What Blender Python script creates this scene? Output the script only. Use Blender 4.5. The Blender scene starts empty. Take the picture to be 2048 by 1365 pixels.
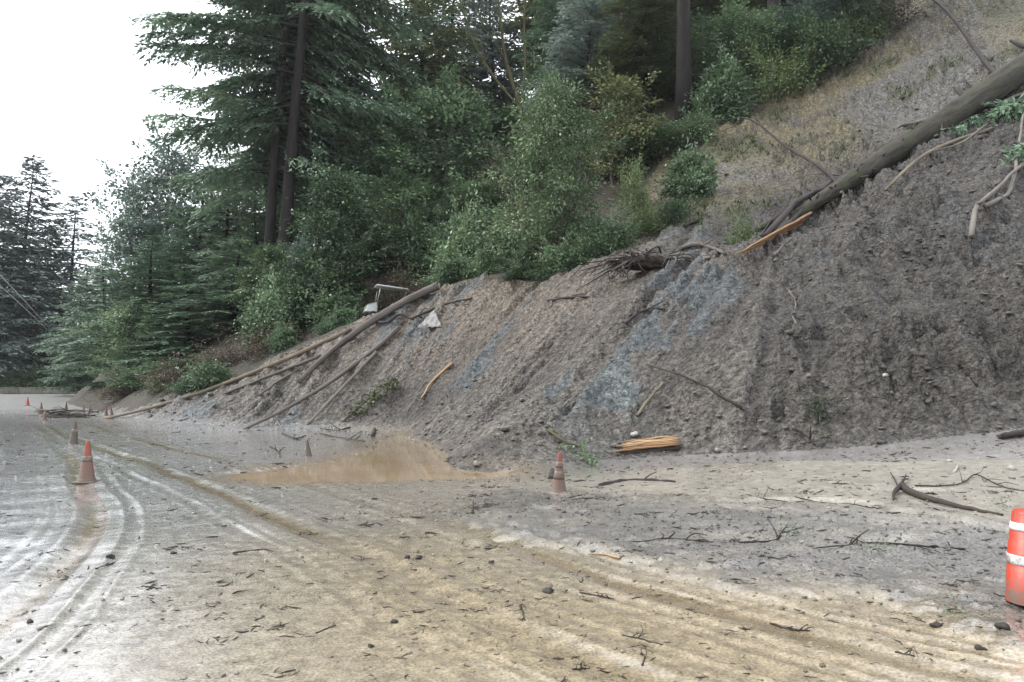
import bpy, math, random
import numpy as np
from mathutils import Vector, Matrix

scene = bpy.context.scene
COL = scene.collection
R = math.radians

# ------------------------------------------------------------------ camera
FPX, CX, CY = 1500.0, 1024.0, 682.5           # focal length and centre in photograph pixels (2048 wide)
CAM_H, PITCH = 1.6, math.atan(90 / 1500.0)
cam_d = bpy.data.cameras.new('camera')
cam = bpy.data.objects.new('camera', cam_d)
COL.objects.link(cam)
cam_d.sensor_width = 36.0
cam_d.lens = 36.0 * FPX / 2048.0
cam_d.clip_start, cam_d.clip_end = 0.05, 2000
cam.location = (0, 0, CAM_H)
cam.rotation_euler = (math.pi / 2 + PITCH, 0, 0)
scene.camera = cam

# ------------------------------------------------------------------ overcast sky, veiled sun, exposure
SUN_EL, SUN_AZ = R(46), R(-82)                # azimuth measured from +Y towards +X
world = bpy.data.worlds.new('World')
scene.world = world
world.use_nodes = True
wn, wl = world.node_tree.nodes, world.node_tree.links
wn.clear()
sky = wn.new('ShaderNodeTexSky')
sky.sky_type = 'NISHITA'
sky.sun_disc = False
sky.sun_elevation = SUN_EL
sky.sun_rotation = SUN_AZ
sky.air_density, sky.dust_density, sky.ozone_density = 1.0, 2.0, 1.0
cloud = wn.new('ShaderNodeMix')
cloud.data_type = 'RGBA'
cloud.inputs[0].default_value = 0.88           # closed cloud cover over the clear sky
cloud.inputs[7].default_value = (9.2, 9.5, 9.95, 1)
wl.new(sky.outputs[0], cloud.inputs[6])
bg = wn.new('ShaderNodeBackground')
bg.inputs[1].default_value = 0.10
wo = wn.new('ShaderNodeOutputWorld')
wl.new(cloud.outputs[2], bg.inputs[0])
wl.new(bg.outputs[0], wo.inputs[0])
sun_d = bpy.data.lights.new('sun', 'SUN')
sun_d.energy, sun_d.angle, sun_d.color = 1.5, R(18), (1.0, 0.965, 0.92)
sun = bpy.data.objects.new('sun', sun_d)
COL.objects.link(sun)
sdir = Vector((math.sin(SUN_AZ) * math.cos(SUN_EL), math.cos(SUN_AZ) * math.cos(SUN_EL), math.sin(SUN_EL)))
sun.rotation_euler = sdir.to_track_quat('Z', 'Y').to_euler()
sun.location = sdir * 60
vs = scene.view_settings
vs.view_transform, vs.look, vs.exposure, vs.gamma = 'Standard', 'None', 1.46, 1.0
vs.use_curve_mapping = False
cy = scene.cycles
cy.use_denoising = True
cy.denoising_prefilter = 'NONE'
cy.max_bounces, cy.diffuse_bounces, cy.glossy_bounces, cy.transmission_bounces, cy.transparent_max_bounces = 6, 3, 2, 3, 4
cy.filter_width = 1.5
cy.sample_clamp_indirect = 6.0

# ------------------------------------------------------------------ helpers: numbers
def at(px, py, Y):
    """the point at world depth Y on the line of sight through photograph pixel (px, py)"""
    a, b = (px - CX) / FPX, (CY - py) / FPX
    d = np.array([a, math.cos(PITCH) - b * math.sin(PITCH), math.sin(PITCH) + b * math.cos(PITCH)])
    return np.array([0, 0, CAM_H]) + d * (Y / d[1])

def hash2(xi, yi, seed):
    h = (xi.astype(np.int64) * 374761393 + yi.astype(np.int64) * 668265263 + seed * 1442695041) & 0xffffffff
    h = ((h ^ (h >> 13)) * 1274126177) & 0xffffffff
    h = ((h ^ (h >> 16)) * 2246822519) & 0xffffffff
    h = h ^ (h >> 15)
    return (h & 0xffffff) / float(0xffffff)

def vnoise(x, y, seed=0):
    x, y = np.asarray(x, float), np.asarray(y, float)
    xi, yi = np.floor(x), np.floor(y)
    fx, fy = x - xi, y - yi
    fx, fy = fx * fx * fx * (fx * (fx * 6 - 15) + 10), fy * fy * fy * (fy * (fy * 6 - 15) + 10)
    a, b = hash2(xi, yi, seed), hash2(xi + 1, yi, seed)
    c, d = hash2(xi, yi + 1, seed), hash2(xi + 1, yi + 1, seed)
    return ((a + (b - a) * fx) * (1 - fy) + (c + (d - c) * fx) * fy) * 2 - 1

def fbm(x, y, octaves=4, seed=0, gain=0.5):
    t, a, n = 0, 1.0, 0
    for o in range(octaves):
        ca, sa = math.cos(o * 1.1 + .3), math.sin(o * 1.1 + .3)
        t = t + a * vnoise((x * ca - y * sa) * 2 ** o, (x * sa + y * ca) * 2 ** o, seed + o * 17)
        n += a
        a *= gain
    return t / n

def sstep(a, b, x):
    t = np.clip((x - a) / (b - a), 0, 1)
    return t * t * (3 - 2 * t)

def lerp(a, b, t):
    return a + (b - a) * t

def cmix(c0, c1, t):
    return c0 + (np.asarray(c1)[None, :] - c0) * t[:, None]

# ------------------------------------------------------------------ helpers: meshes and objects
def tag(o, label=None, cat=None, group=None, kind=None):
    if label: o['label'] = label
    if cat: o['category'] = cat
    if group: o['group'] = group
    if kind: o['kind'] = kind
    return o

def np_mesh(name, V, F, mats=(), attrs=None, smooth=False, midx=None):
    """V (n,3); F: array (m,k) or list of such arrays"""
    Fs = [np.asarray(f) for f in (F if isinstance(F, (list, tuple)) else [F]) if len(f)]
    me = bpy.data.meshes.new(name)
    V = np.asarray(V, np.float32)
    me.vertices.add(len(V))
    me.vertices.foreach_set('co', V.ravel())
    loops = np.concatenate([f.ravel() for f in Fs]).astype(np.int32)
    counts = np.concatenate([np.full(len(f), f.shape[1]) for f in Fs]).astype(np.int32)
    starts = np.concatenate([[0], np.cumsum(counts)[:-1]]).astype(np.int32)
    me.loops.add(len(loops))
    me.loops.foreach_set('vertex_index', loops)
    me.polygons.add(len(counts))
    me.polygons.foreach_set('loop_start', starts)
    if smooth:
        me.polygons.foreach_set('use_smooth', np.ones(len(counts), bool))
    if midx is not None:
        me.polygons.foreach_set('material_index', np.asarray(midx, np.int32))
    for m in mats:
        me.materials.append(m)
    for k, v in (attrs or {}).items():
        v = np.asarray(v, np.float32)
        if v.ndim == 1:
            a = me.attributes.new(k, 'FLOAT', 'POINT')
            a.data.foreach_set('value', v)
        else:
            a = me.attributes.new(k, 'FLOAT_COLOR', 'POINT')
            a.data.foreach_set('color', np.concatenate([v, np.ones((len(v), 1))], 1).astype(np.float32).ravel())
    me.update(calc_edges=True)
    return me

def link(name, me, parent=None, loc=None):
    o = bpy.data.objects.new(name, me)
    COL.objects.link(o)
    o.parent = parent
    if loc is not None:
        o.location = loc
    return o

class MB:
    """collects tubes, boxes and loose faces into one mesh"""
    def __init__(s):
        s.v, s.f3, s.f4, s.n, s.t, s.g = [], [], [], 0, [], []
    def add(s, V, F, tint=0.5, grain=None):
        V = np.asarray(V, float)
        s.g.append(V if grain is None else grain)
        for f in (F if isinstance(F, (list, tuple)) else [F]):
            f = np.asarray(f)
            if len(f):
                (s.f3 if f.shape[1] == 3 else s.f4).append(f + s.n)
        s.v.append(V)
        s.t.append(np.broadcast_to(np.asarray(tint, float), (len(V),)))
        s.n += len(V)
        return s
    def tube(s, P, rad, sides=8, rough=0.0, seed=0, cap=True, flat=1.0, tint=0.5):
        P = np.asarray(P, float)
        n = len(P)
        rad = np.broadcast_to(np.asarray(rad, float), (n,))
        T = np.gradient(P, axis=0)
        T /= np.linalg.norm(T, axis=1)[:, None] + 1e-9
        ref = np.array([0, 0, 1.0]) if abs(T[0, 2]) < .9 else np.array([1.0, 0, 0])
        V = np.zeros((n, sides, 3))
        ang = np.linspace(0, 2 * math.pi, sides, endpoint=False)
        for i in range(n):
            a = np.cross(T[i], ref); a /= np.linalg.norm(a) + 1e-9
            b = np.cross(a, T[i])
            ref = b
            rr = rad[i] * (1 + rough * vnoise(ang * sides / 6.3 * .9 + seed * 3.7, np.full(sides, i * .35) + seed, 5))
            V[i] = P[i] + (np.cos(ang) * rr)[:, None] * a + (np.sin(ang) * rr * flat)[:, None] * b
        i0 = np.arange(n - 1)[:, None] * sides
        j = np.arange(sides)[None, :]
        k = (j + 1) % sides
        F = np.stack([i0 + j, i0 + k, i0 + sides + k, i0 + sides + j], -1).reshape(-1, 4)
        VV = V.reshape(-1, 3)
        ln = np.concatenate([[0], np.cumsum(np.linalg.norm(np.diff(P, axis=0), axis=1))])
        G = np.stack([np.cos(ang)[None] * rad[:, None], np.sin(ang)[None] * rad[:, None], np.broadcast_to(ln[:, None] * .16, (n, sides))], -1).reshape(-1, 3) + seed * 1.37
        fs = [F]
        if cap:
            VV = np.concatenate([VV, P[:1], P[-1:]])
            G = np.concatenate([G, [[0, 0, 0]], [[0, 0, ln[-1] * .16]]])
            c0, c1 = n * sides, n * sides + 1
            jj, kk = np.arange(sides), (np.arange(sides) + 1) % sides
            fs.append(np.stack([np.full(sides, c0), kk, jj], -1))
            fs.append(np.stack([np.full(sides, c1), (n - 1) * sides + jj, (n - 1) * sides + kk], -1))
        return s.add(VV, fs, tint, G)
    def box(s, c, size, rot=None):
        x, y, z = np.asarray(size) / 2
        V = np.array([[-x, -y, -z], [x, -y, -z], [x, y, -z], [-x, y, -z], [-x, -y, z], [x, -y, z], [x, y, z], [-x, y, z]])
        if rot is not None:
            V = V @ np.array(rot).T
        return s.add(V + np.asarray(c), np.array([[0, 3, 2, 1], [4, 5, 6, 7], [0, 1, 5, 4], [1, 2, 6, 5], [2, 3, 7, 6], [3, 0, 4, 7]]))
    def lathe(s, prof, sides=24, c=(0, 0, 0)):
        prof = np.asarray(prof, float)
        ang = np.linspace(0, 2 * math.pi, sides, endpoint=False)
        V = np.stack([prof[:, 0, None] * np.cos(ang), prof[:, 0, None] * np.sin(ang), np.broadcast_to(prof[:, 1, None], (len(prof), sides))], -1).reshape(-1, 3)
        i0 = np.arange(len(prof) - 1)[:, None] * sides
        j = np.arange(sides)[None, :]
        k = (j + 1) % sides
        return s.add(V + np.asarray(c), np.stack([i0 + j, i0 + k, i0 + sides + k, i0 + sides + j], -1).reshape(-1, 4))
    def mesh(s, name, mat, smooth=True):
        fs = []
        if s.f3: fs.append(np.concatenate(s.f3))
        if s.f4: fs.append(np.concatenate(s.f4))
        return np_mesh(name, np.concatenate(s.v), fs, [mat], {'tint': np.concatenate(s.t), 'grain': np.concatenate(s.g)}, smooth)
    def build(s, name, mat, parent=None, smooth=True, bevel=0):
        o = link(name, s.mesh(name, mat, smooth), parent)
        if bevel:
            m = o.modifiers.new('bevel', 'BEVEL')
            m.width, m.segments, m.limit_method = bevel, 2, 'ANGLE'
        return o

def empty(name, loc, rz=0.0):
    o = bpy.data.objects.new(name, None)
    o.empty_display_size = .2
    COL.objects.link(o)
    o.location = loc
    o.rotation_euler = (0, 0, rz)
    return o

def spline(P, n):
    """Catmull-Rom through control points"""
    P = np.asarray(P, float)
    Q = np.concatenate([[2 * P[0] - P[1]], P, [2 * P[-1] - P[-2]]])
    out = []
    for t in np.linspace(0, len(P) - 1, n):
        i = min(int(t), len(P) - 2)
        f = t - i
        a, b, c, d = Q[i], Q[i + 1], Q[i + 2], Q[i + 3]
        out.append(.5 * ((2 * b) + (-a + c) * f + (2 * a - 5 * b + 4 * c - d) * f * f + (-a + 3 * b - 3 * c + d) * f ** 3))
    return np.array(out)

# ------------------------------------------------------------------ materials
ALB = .66                                     # everything here is wet: darker than its dry colour
def wetc(c):
    return tuple(v * ALB for v in c)

def new_mat(name):
    m = bpy.data.materials.new(name)
    m.use_nodes = True
    nt = m.node_tree
    b = nt.nodes['Principled BSDF']
    return m, nt, b, nt.nodes, nt.links

def nnoise(N, L, scale, detail=4, rough=.55, vec=None, dim='3D'):
    n = N.new('ShaderNodeTexNoise')
    n.inputs['Scale'].default_value = scale
    n.inputs['Detail'].default_value = detail
    n.inputs['Roughness'].default_value = rough
    if vec is not None:
        L.new(vec, n.inputs['Vector'])
    return n

def ramp(N, L, src, stops, interp='LINEAR'):
    r = N.new('ShaderNodeValToRGB')
    r.color_ramp.interpolation = interp
    els = r.color_ramp.elements
    while len(els) < len(stops):
        els.new(.5)
    for e, (p, c) in zip(els, stops):
        e.position = p
        e.color = (*c, 1) if len(c) == 3 else c
    L.new(src, r.inputs[0])
    return r

def mixc(N, L, fac, a, b, mode='MIX'):
    m = N.new('ShaderNodeMix')
    m.data_type = 'RGBA'
    m.blend_type = mode
    for sock, v in ((m.inputs[0], fac), (m.inputs[6], a), (m.inputs[7], b)):
        if hasattr(v, 'links'):
            L.new(v, sock)
        elif isinstance(v, (int, float)):
            sock.default_value = v
        else:
            sock.default_value = (*v, 1)
    return m.outputs[2]

def geo_pos(N):
    return N.new('ShaderNodeNewGeometry').outputs['Position']

def obj_pos(N):
    return N.new('ShaderNodeTexCoord').outputs['Object']

def bump(N, L, b, height, strength, dist=.02):
    n = N.new('ShaderNodeBump')
    n.inputs['Strength'].default_value = strength
    n.inputs['Distance'].default_value = dist
    L.new(height, n.inputs['Height'])
    L.new(n.outputs[0], b.inputs['Normal'])
    return n

def ground_mat(name, rough_dry, rough_wet, speck, speck_scale, bump_s, bump_d, gravel=60, film=0, contrast=.5, spec=.5, wet_flat=.8, grain=.8, cells=0):
    """colour comes from the surface's own albedo map 'Col'; 'wet' makes it glossy; nodes add grain, specks, relief"""
    m, nt, b, N, L = new_mat(name)
    col = N.new('ShaderNodeAttribute'); col.attribute_name = 'Col'
    wet = N.new('ShaderNodeAttribute'); wet.attribute_name = 'wet'
    grit = N.new('ShaderNodeAttribute'); grit.attribute_name = 'grit'
    p = geo_pos(N)
    n1 = nnoise(N, L, gravel, 5, .65, p)
    n2 = nnoise(N, L, 7, 6, .62, p)
    v = ramp(N, L, n1.outputs[0], [(.38, (.34, .33, .325)), (.62, (1.62, 1.62, 1.62))])
    c = mixc(N, L, grain, col.outputs['Color'], v.outputs[0], 'MULTIPLY')
    v2 = ramp(N, L, n2.outputs[0], [(.38, (contrast, contrast, contrast)), (.62, (2 - contrast, 2 - contrast, 2 - contrast))])
    c = mixc(N, L, .8, c, v2.outputs[0], 'MULTIPLY')
    # dark grit
    n3 = nnoise(N, L, speck_scale, 3, .7, p)
    mth = N.new('ShaderNodeMath'); mth.operation = 'MULTIPLY_ADD'
    L.new(grit.outputs['Fac'], mth.inputs[0]); mth.inputs[1].default_value = .16
    L.new(n3.outputs[0], mth.inputs[2])
    s = ramp(N, L, mth.outputs[0], [(.66, (0, 0, 0)), (.73, (1, 1, 1))])
    c = mixc(N, L, s.outputs[0], c, wetc(speck))
    L.new(c, b.inputs['Base Color'])
    rr = N.new('ShaderNodeMapRange')
    rr.inputs[3].default_value, rr.inputs[4].default_value = rough_dry, rough_wet
    L.new(wet.outputs['Fac'], rr.inputs[0])
    L.new(rr.outputs[0], b.inputs['Roughness'])
    b.inputs['Specular IOR Level'].default_value = spec
    h = N.new('ShaderNodeMath'); h.operation = 'ADD'
    L.new(n1.outputs[0], h.inputs[0]); L.new(n2.outputs[0], h.inputs[1])
    if cells:                                          # lumps and crumbs of broken soil
        for sc_, wgt in ((cells, 1.3), (cells * 2.7, .6)):
            vo = N.new('ShaderNodeTexVoronoi')
            vo.inputs['Scale'].default_value = sc_
            wp = N.new('ShaderNodeMix'); wp.data_type = 'VECTOR'
            wp.inputs[0].default_value = .06
            L.new(p, wp.inputs[4]); L.new(n2.outputs['Color'], wp.inputs[5])
            L.new(wp.outputs[1], vo.inputs['Vector'])
            ml = N.new('ShaderNodeMath'); ml.operation = 'MULTIPLY_ADD'; ml.inputs[1].default_value = -wgt
            L.new(vo.outputs['Distance'], ml.inputs[0]); L.new(h.outputs[0], ml.inputs[2])
            h = ml
    bn = bump(N, L, b, h.outputs[0], bump_s, bump_d)
    bs = N.new('ShaderNodeMapRange')
    bs.inputs[3].default_value, bs.inputs[4].default_value = bump_s, bump_s * wet_flat
    L.new(wet.outputs['Fac'], bs.inputs[0]); L.new(bs.outputs[0], bn.inputs['Strength'])
    if film:
        n4 = nnoise(N, L, 11, 4, .6, p)
        fm = ramp(N, L, n4.outputs[0], [(.30, (.15, .15, .15)), (.6, (1, 1, 1))])
        mf = N.new('ShaderNodeMath'); mf.operation = 'MULTIPLY'
        L.new(fm.outputs[0], mf.inputs[0]); L.new(wet.outputs['Fac'], mf.inputs[1])
        L.new(mf.outputs[0], b.inputs['Coat Weight'])
        b.inputs['Coat IOR'].default_value = 1.38
        b.inputs['Coat Roughness'].default_value = .09
        cb = N.new('ShaderNodeBump')
        cb.inputs['Strength'].default_value = film
        cb.inputs['Distance'].default_value = .01
        L.new(h.outputs[0], cb.inputs['Height'])
        L.new(cb.outputs[0], b.inputs['Coat Normal'])
    return m

def wood_mat(name, c0, c1, scale=(6, 6, 1.2), rough=.8, b_s=.6, moss=None, moss_amt=.5):
    """bark or split wood: grain stretched along the piece by its tint and object position"""
    m, nt, b, N, L = new_mat(name)
    ga = N.new('ShaderNodeAttribute'); ga.attribute_name = 'grain'
    p = geo_pos(N)
    n1 = nnoise(N, L, 6, 5, .65, ga.outputs['Vector'])
    n2 = nnoise(N, L, 30, 4, .6, ga.outputs['Vector'])
    ad = N.new('ShaderNodeMath'); ad.operation = 'MULTIPLY_ADD'; ad.inputs[1].default_value = .5
    L.new(n2.outputs[0], ad.inputs[0]); L.new(n1.outputs[0], ad.inputs[2])
    c0, c1 = wetc(c0), wetc(c1)
    moss = wetc(moss) if moss else None
    r = ramp(N, L, ad.outputs[0], [(.5, c0), (1.0, c1)])
    c = r.outputs[0]
    if moss:
        n3 = nnoise(N, L, 2.2, 5, .6, p)
        mr = ramp(N, L, n3.outputs[0], [(.62 - moss_amt * .25, (0, 0, 0)), (.75 - moss_amt * .2, (1, 1, 1))])
        c = mixc(N, L, mr.outputs[0], c, moss)
    L.new(c, b.inputs['Base Color'])
    b.inputs['Roughness'].default_value = rough
    b.inputs['Specular IOR Level'].default_value = .3
    bump(N, L, b, ad.outputs[0], b_s, .05)
    return m

def leaf_mat(name, dark, light, trans=.2, rough=.5, hue=.025):
    m, nt, b, N, L = new_mat(name)
    t = N.new('ShaderNodeAttribute'); t.attribute_name = 'tint'
    oi = N.new('ShaderNodeObjectInfo')
    dark, light = wetc(dark), wetc(light)
    r = ramp(N, L, t.outputs['Fac'], [(0, dark), (1, light)])
    hs = N.new('ShaderNodeHueSaturation')
    mr = N.new('ShaderNodeMapRange'); mr.inputs[3].default_value, mr.inputs[4].default_value = .5 - hue / 2, .5 + hue / 2
    L.new(oi.outputs['Random'], mr.inputs[0]); L.new(mr.outputs[0], hs.inputs['Hue'])
    mv = N.new('ShaderNodeMapRange'); mv.inputs[3].default_value, mv.inputs[4].default_value = 1.2, .8
    L.new(oi.outputs['Random'], mv.inputs[0]); L.new(mv.outputs[0], hs.inputs['Value'])
    L.new(r.outputs[0], hs.inputs['Color'])
    L.new(hs.outputs[0], b.inputs['Base Color'])
    b.inputs['Roughness'].default_value = rough
    b.inputs['Specular IOR Level'].default_value = .35
    tr = N.new('ShaderNodeBsdfTranslucent')
    L.new(hs.outputs[0], tr.inputs[0])
    mx = N.new('ShaderNodeMixShader'); mx.inputs[0].default_value = trans
    L.new(b.outputs[0], mx.inputs[1]); L.new(tr.outputs[0], mx.inputs[2])
    L.new(mx.outputs[0], N['Material Output'].inputs[0])
    return m

def plain_mat(name, c, rough=.6, spec=.4, var=.25, scale=12, metal=0):
    m, nt, b, N, L = new_mat(name)
    n = nnoise(N, L, scale, 5, .6, obj_pos(N))
    c = np.array(c) * ALB
    r = ramp(N, L, n.outputs[0], [(.3, tuple(c * (1 - var))), (.7, tuple(np.minimum(c * (1 + var), .95)))])
    L.new(r.outputs[0], b.inputs['Base Color'])
    b.inputs['Roughness'].default_value = rough
    b.inputs['Specular IOR Level'].default_value = spec
    b.inputs['Metallic'].default_value = metal
    return m

def muddy_mat(name, c, mud=(.16, .13, .10), amt=.5, low=.35, rough=.45):
    """painted plastic splashed with dried mud, thicker towards the foot"""
    m, nt, b, N, L = new_mat(name)
    p = obj_pos(N)
    n = nnoise(N, L, 16, 6, .7, p)
    sx = N.new('ShaderNodeSeparateXYZ'); L.new(p, sx.inputs[0])
    mr = N.new('ShaderNodeMapRange')
    mr.inputs[1].default_value, mr.inputs[2].default_value = 0, low
    mr.inputs[3].default_value, mr.inputs[4].default_value = .22, 0
    L.new(sx.outputs[2], mr.inputs[0])
    ad = N.new('ShaderNodeMath'); ad.operation = 'ADD'
    L.new(n.outputs[0], ad.inputs[0]); L.new(mr.outputs[0], ad.inputs[1])
    f = ramp(N, L, ad.outputs[0], [(.72 - amt * .4, (0, 0, 0)), (.82 - amt * .3, (1, 1, 1))])
    L.new(mixc(N, L, f.outputs[0], wetc(c), wetc(mud)), b.inputs['Base Color'])
    b.inputs['Roughness'].default_value = rough
    return m

M = {}
ORANGE = (.62, .095, .022)
M['mud'] = ground_mat('slide_mud', .62, .33, (.030, .026, .025), 13, 1.0, .10, 15, 0, .24, .5, .8, .75, 6.5)
M['road'] = ground_mat('road_mud', .5, .13, (.045, .04, .036), 40, .6, .022, 50, .12, .72, .9, .2, .5)
M['floor'] = ground_mat('forest_soil', .85, .6, (.03, .025, .02), 9, .8, .06, 14)
M['bark_dark'] = wood_mat('bark_redwood', (.004, .0035, .0035), (.030, .022, .019))
M['bark_grey'] = wood_mat('bark_grey', (.10, .085, .075), (.24, .21, .185))
M['bark_fir'] = wood_mat('bark_fir', (.018, .016, .013), (.092, .082, .066), moss=(.06, .066, .03), moss_amt=.5, b_s=1.0)
M['bark_moss'] = wood_mat('bark_mossy', (.045, .04, .025), (.12, .10, .06), moss=(.085, .09, .02), moss_amt=.8)
M['log_mud'] = wood_mat('log_muddy', (.065, .055, .049), (.20, .175, .155))
M['log_pale'] = wood_mat('log_pale', (.11, .088, .06), (.26, .215, .155))
M['log_dark'] = wood_mat('log_dark', (.025, .021, .019), (.075, .06, .055))
M['twig'] = wood_mat('twig_dark', (.018, .015, .013), (.07, .055, .045))
M['twig_grey'] = wood_mat('twig_grey', (.11, .098, .085), (.26, .235, .205))
M['split'] = wood_mat('split_wood', (.24, .12, .055), (.50, .31, .17), b_s=.9)
M['split_pale'] = wood_mat('split_wood_pale', (.27, .15, .07), (.66, .47, .27), b_s=.9)
M['redwood_leaf'] = leaf_mat('leaf_redwood', (0.0629, 0.1099, 0.0821), (0.3942, 0.549, 0.3619))
M['fir_leaf'] = leaf_mat('leaf_fir', (0.06, 0.1128, 0.0773), (0.3002, 0.4583, 0.286))
M['far_leaf'] = leaf_mat('leaf_far', (0.1031, 0.1374, 0.1318), (0.4709, 0.5688, 0.5066))  # distance haze put into these paler, greyer leaf tones
M['olive_leaf'] = leaf_mat('leaf_olive', (0.0541, 0.0747, 0.0382), (0.3421, 0.3777, 0.1841))
M['oak_leaf'] = leaf_mat('leaf_oak', (0.0553, 0.1049, 0.0587), (0.3005, 0.4357, 0.2356), rough=.4)
M['blue_leaf'] = leaf_mat('leaf_bluish', (0.0734, 0.1234, 0.0943), (0.4075, 0.5387, 0.4345), rough=.35)
M['bay_leaf'] = leaf_mat('leaf_bay', (0.0523, 0.0983, 0.0504), (0.2278, 0.3328, 0.1732), rough=.4)
M['bright_leaf'] = leaf_mat('leaf_bright', (0.0676, 0.1103, 0.0397), (0.2492, 0.3461, 0.1406))
M['dead_leaf'] = leaf_mat('leaf_dead', (.06, .045, .03), (.17, .135, .085))

M['cone_clean'] = muddy_mat('cone_orange', (.56, .05, .018), (.20, .12, .09), amt=.42, low=.3)
M['cone_mud'] = muddy_mat('cone_orange_muddy', (.36, .065, .03), (.15, .10, .075), amt=.62, low=.7, rough=.6)
M['cone_dark'] = muddy_mat('cone_brown_mud', (.17, .09, .055), (.105, .082, .062), amt=.85, low=.9, rough=.7)
M['cone_base'] = muddy_mat('cone_base_muddy', (.20, .07, .04), (.15, .12, .10), amt=.6, low=.2, rough=.7)
M['band'] = muddy_mat('white_band', (.78, .78, .78), (.30, .26, .23), amt=.48, low=.5, rough=.35)
M['band_mud'] = muddy_mat('white_band_muddy', (.27, .22, .19), (.15, .11, .085), amt=.7, low=.7, rough=.6)
M['white'] = plain_mat('cart_white', (.60, .62, .61), .35, .5, .06, 4)
M['cream'] = plain_mat('cart_seat', (.55, .52, .40), .6, .3, .12, 6)
M['black'] = plain_mat('rubber', (.025, .025, .026), .8, .2)
M['steel'] = plain_mat('post_steel', (.35, .36, .37), .4, .5, .1, 9, .8)
M['cloth'] = plain_mat('grey_sheet', (.30, .29, .28), .7, .2, .22, 7)
M['stone'] = plain_mat('stone_dark', (.05, .043, .038), .75, .3, .45, 8)
M['stone_pale'] = plain_mat('stone_pale', (.42, .40, .36), .75, .3, .25, 9)
M['soil'] = plain_mat('root_soil', (.034, .027, .023), .9, .15, .5, 6)
M['wall'] = wood_mat('barrier_concrete', (.075, .072, .055), (.20, .19, .165), moss=(.07, .075, .035), moss_amt=.6)
M['wire'] = plain_mat('cable', (.75, .76, .78), .4, .4, .1, 2)
M['clod'] = ground_mat('mud_clod', .62, .4, (.03, .026, .025), 30, .8, .03, 40, 0, .55)
M['clod_road'] = ground_mat('road_clod', .6, .35, (.03, .026, .025), 60, .8, .01, 90, 0, .6)
M['gravel_leaf'] = leaf_mat('leaf_litter', (.035, .05, .018), (.125, .155, .06))
# ------------------------------------------------------------------ the lie of the land
# survey points of the hillside: photograph pixel and depth, then extra world points round them
SURVEY = [
 # foot of the slide
 (215, 837, 38), (300, 846, 33), (480, 857, 28.2), (650, 860, 28), (800, 862, 26.7), (835, 868, 24), (870, 882, 21.8),
 (910, 905, 18), (950, 937, 14.7), (1050, 940, 14.5), (1200, 930, 15.2), (1350, 921, 15.5), (1500, 912, 14.9),
 (1650, 900, 14.4), (1800, 882, 14.2), (2048, 838, 14.0),
 # face of the slide
 (900, 720, 28.5), (1024, 710, 24), (1150, 725, 20), (1300, 735, 18.1), (1450, 705, 17.2), (1600, 700, 16.5), (1800, 600, 17.9),
 (2048, 480, 19.4), (800, 745, 29.2), (640, 775, 30.4), (1000, 845, 18.2), (1080, 640, 24.0),
 # crest of the lower slide
 (480, 775, 32.5), (640, 690, 33), (733, 642, 33.5), (870, 583, 33), (1000, 561, 31), (1150, 549, 27), (1230, 541, 25),
 (1300, 534, 23.8), (1450, 512, 22.6), (1600, 500, 21.5), (1800, 420, 22.9), (2048, 300, 25),
 # bench behind the crest and the wooded hill
 (1300, 500, 27), (1300, 420, 33), (1300, 300, 42), (1150, 528, 31), (1150, 450, 38), (1150, 300, 50),
 (1000, 545, 35), (1000, 450, 43), (1000, 300, 56), (870, 592, 38), (870, 480, 46), (760, 650, 36.8), (760, 560, 43),
 (640, 650, 38), (640, 560, 48), (480, 722, 37), (480, 650, 46), (300, 806, 37), (300, 762, 45), (300, 700, 55),
 (200, 797, 48), (200, 765, 60), (178, 800, 76),
 # upper scarp
 (1450, 478, 27), (1450, 420, 30), (1450, 330, 36), (1450, 235, 44), (1600, 462, 27), (1600, 420, 29), (1600, 330, 33.5), (1600, 205, 42),
 (1800, 345, 28.5), (1800, 300, 31), (1800, 200, 37), (1790, 85, 44), (2048, 150, 33), (2048, 0, 40), (1850, 0, 48.5), (1700, 130, 44.5),
]
PTS = [tuple(at(*s)) for s in SURVEY] + [
 (-30, 15, -9), (-40, 40, -9), (-62, 75, -4), (-22, 30, -4.5), (-14, 24, -3), (-8, 21, -2.3), (-6, 14, -3.5), (0, 9, -3.6),
 (6, 10, -3.8), (14, 9, -3.5), (0, 2, -7), (16, 0, -7), (-25, -5, -12), (22, 14, 1.8), (30, 22, 8), (22, 22, 6.4), (24, 32, 14.5),
 (50, 30, 18), (50, 60, 38), (20, 70, 36), (0, 80, 30), (-20, 80, 16), (-36, 85, 8), (-48, 100, 4), (-70, 110, -1), (0, 120, 42), (40, 110, 50),
 (-30, 60, 5.2), (-12, 60, 11),
]
PTS = np.array(PTS)

def tps_fit(P, lam=.02):
    n = len(P)
    d = np.linalg.norm(P[:, None, :2] - P[None, :, :2], axis=2)
    K = np.where(d > 0, d * d * np.log(d + 1e-12), 0) + lam * np.eye(n) * 10
    A = np.zeros((n + 3, n + 3))
    A[:n, :n] = K
    A[:n, n] = 1; A[:n, n + 1:] = P[:, :2]
    A[n, :n] = 1; A[n + 1:, :n] = P[:, :2].T
    return np.linalg.solve(A, np.concatenate([P[:, 2], [0, 0, 0]]))

TW = tps_fit(PTS)

def hill_raw(x, y):
    x, y = np.ravel(x), np.ravel(y)
    out = np.empty(len(x))
    for i in range(0, len(x), 40000):
        a, b = x[i:i + 40000], y[i:i + 40000]
        d2 = (a[:, None] - PTS[None, :, 0]) ** 2 + (b[:, None] - PTS[None, :, 1]) ** 2
        out[i:i + 40000] = (.5 * d2 * np.log(d2 + 1e-12)) @ TW[:-3] + TW[-3] + TW[-2] * a + TW[-1] * b
    return out

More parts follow.
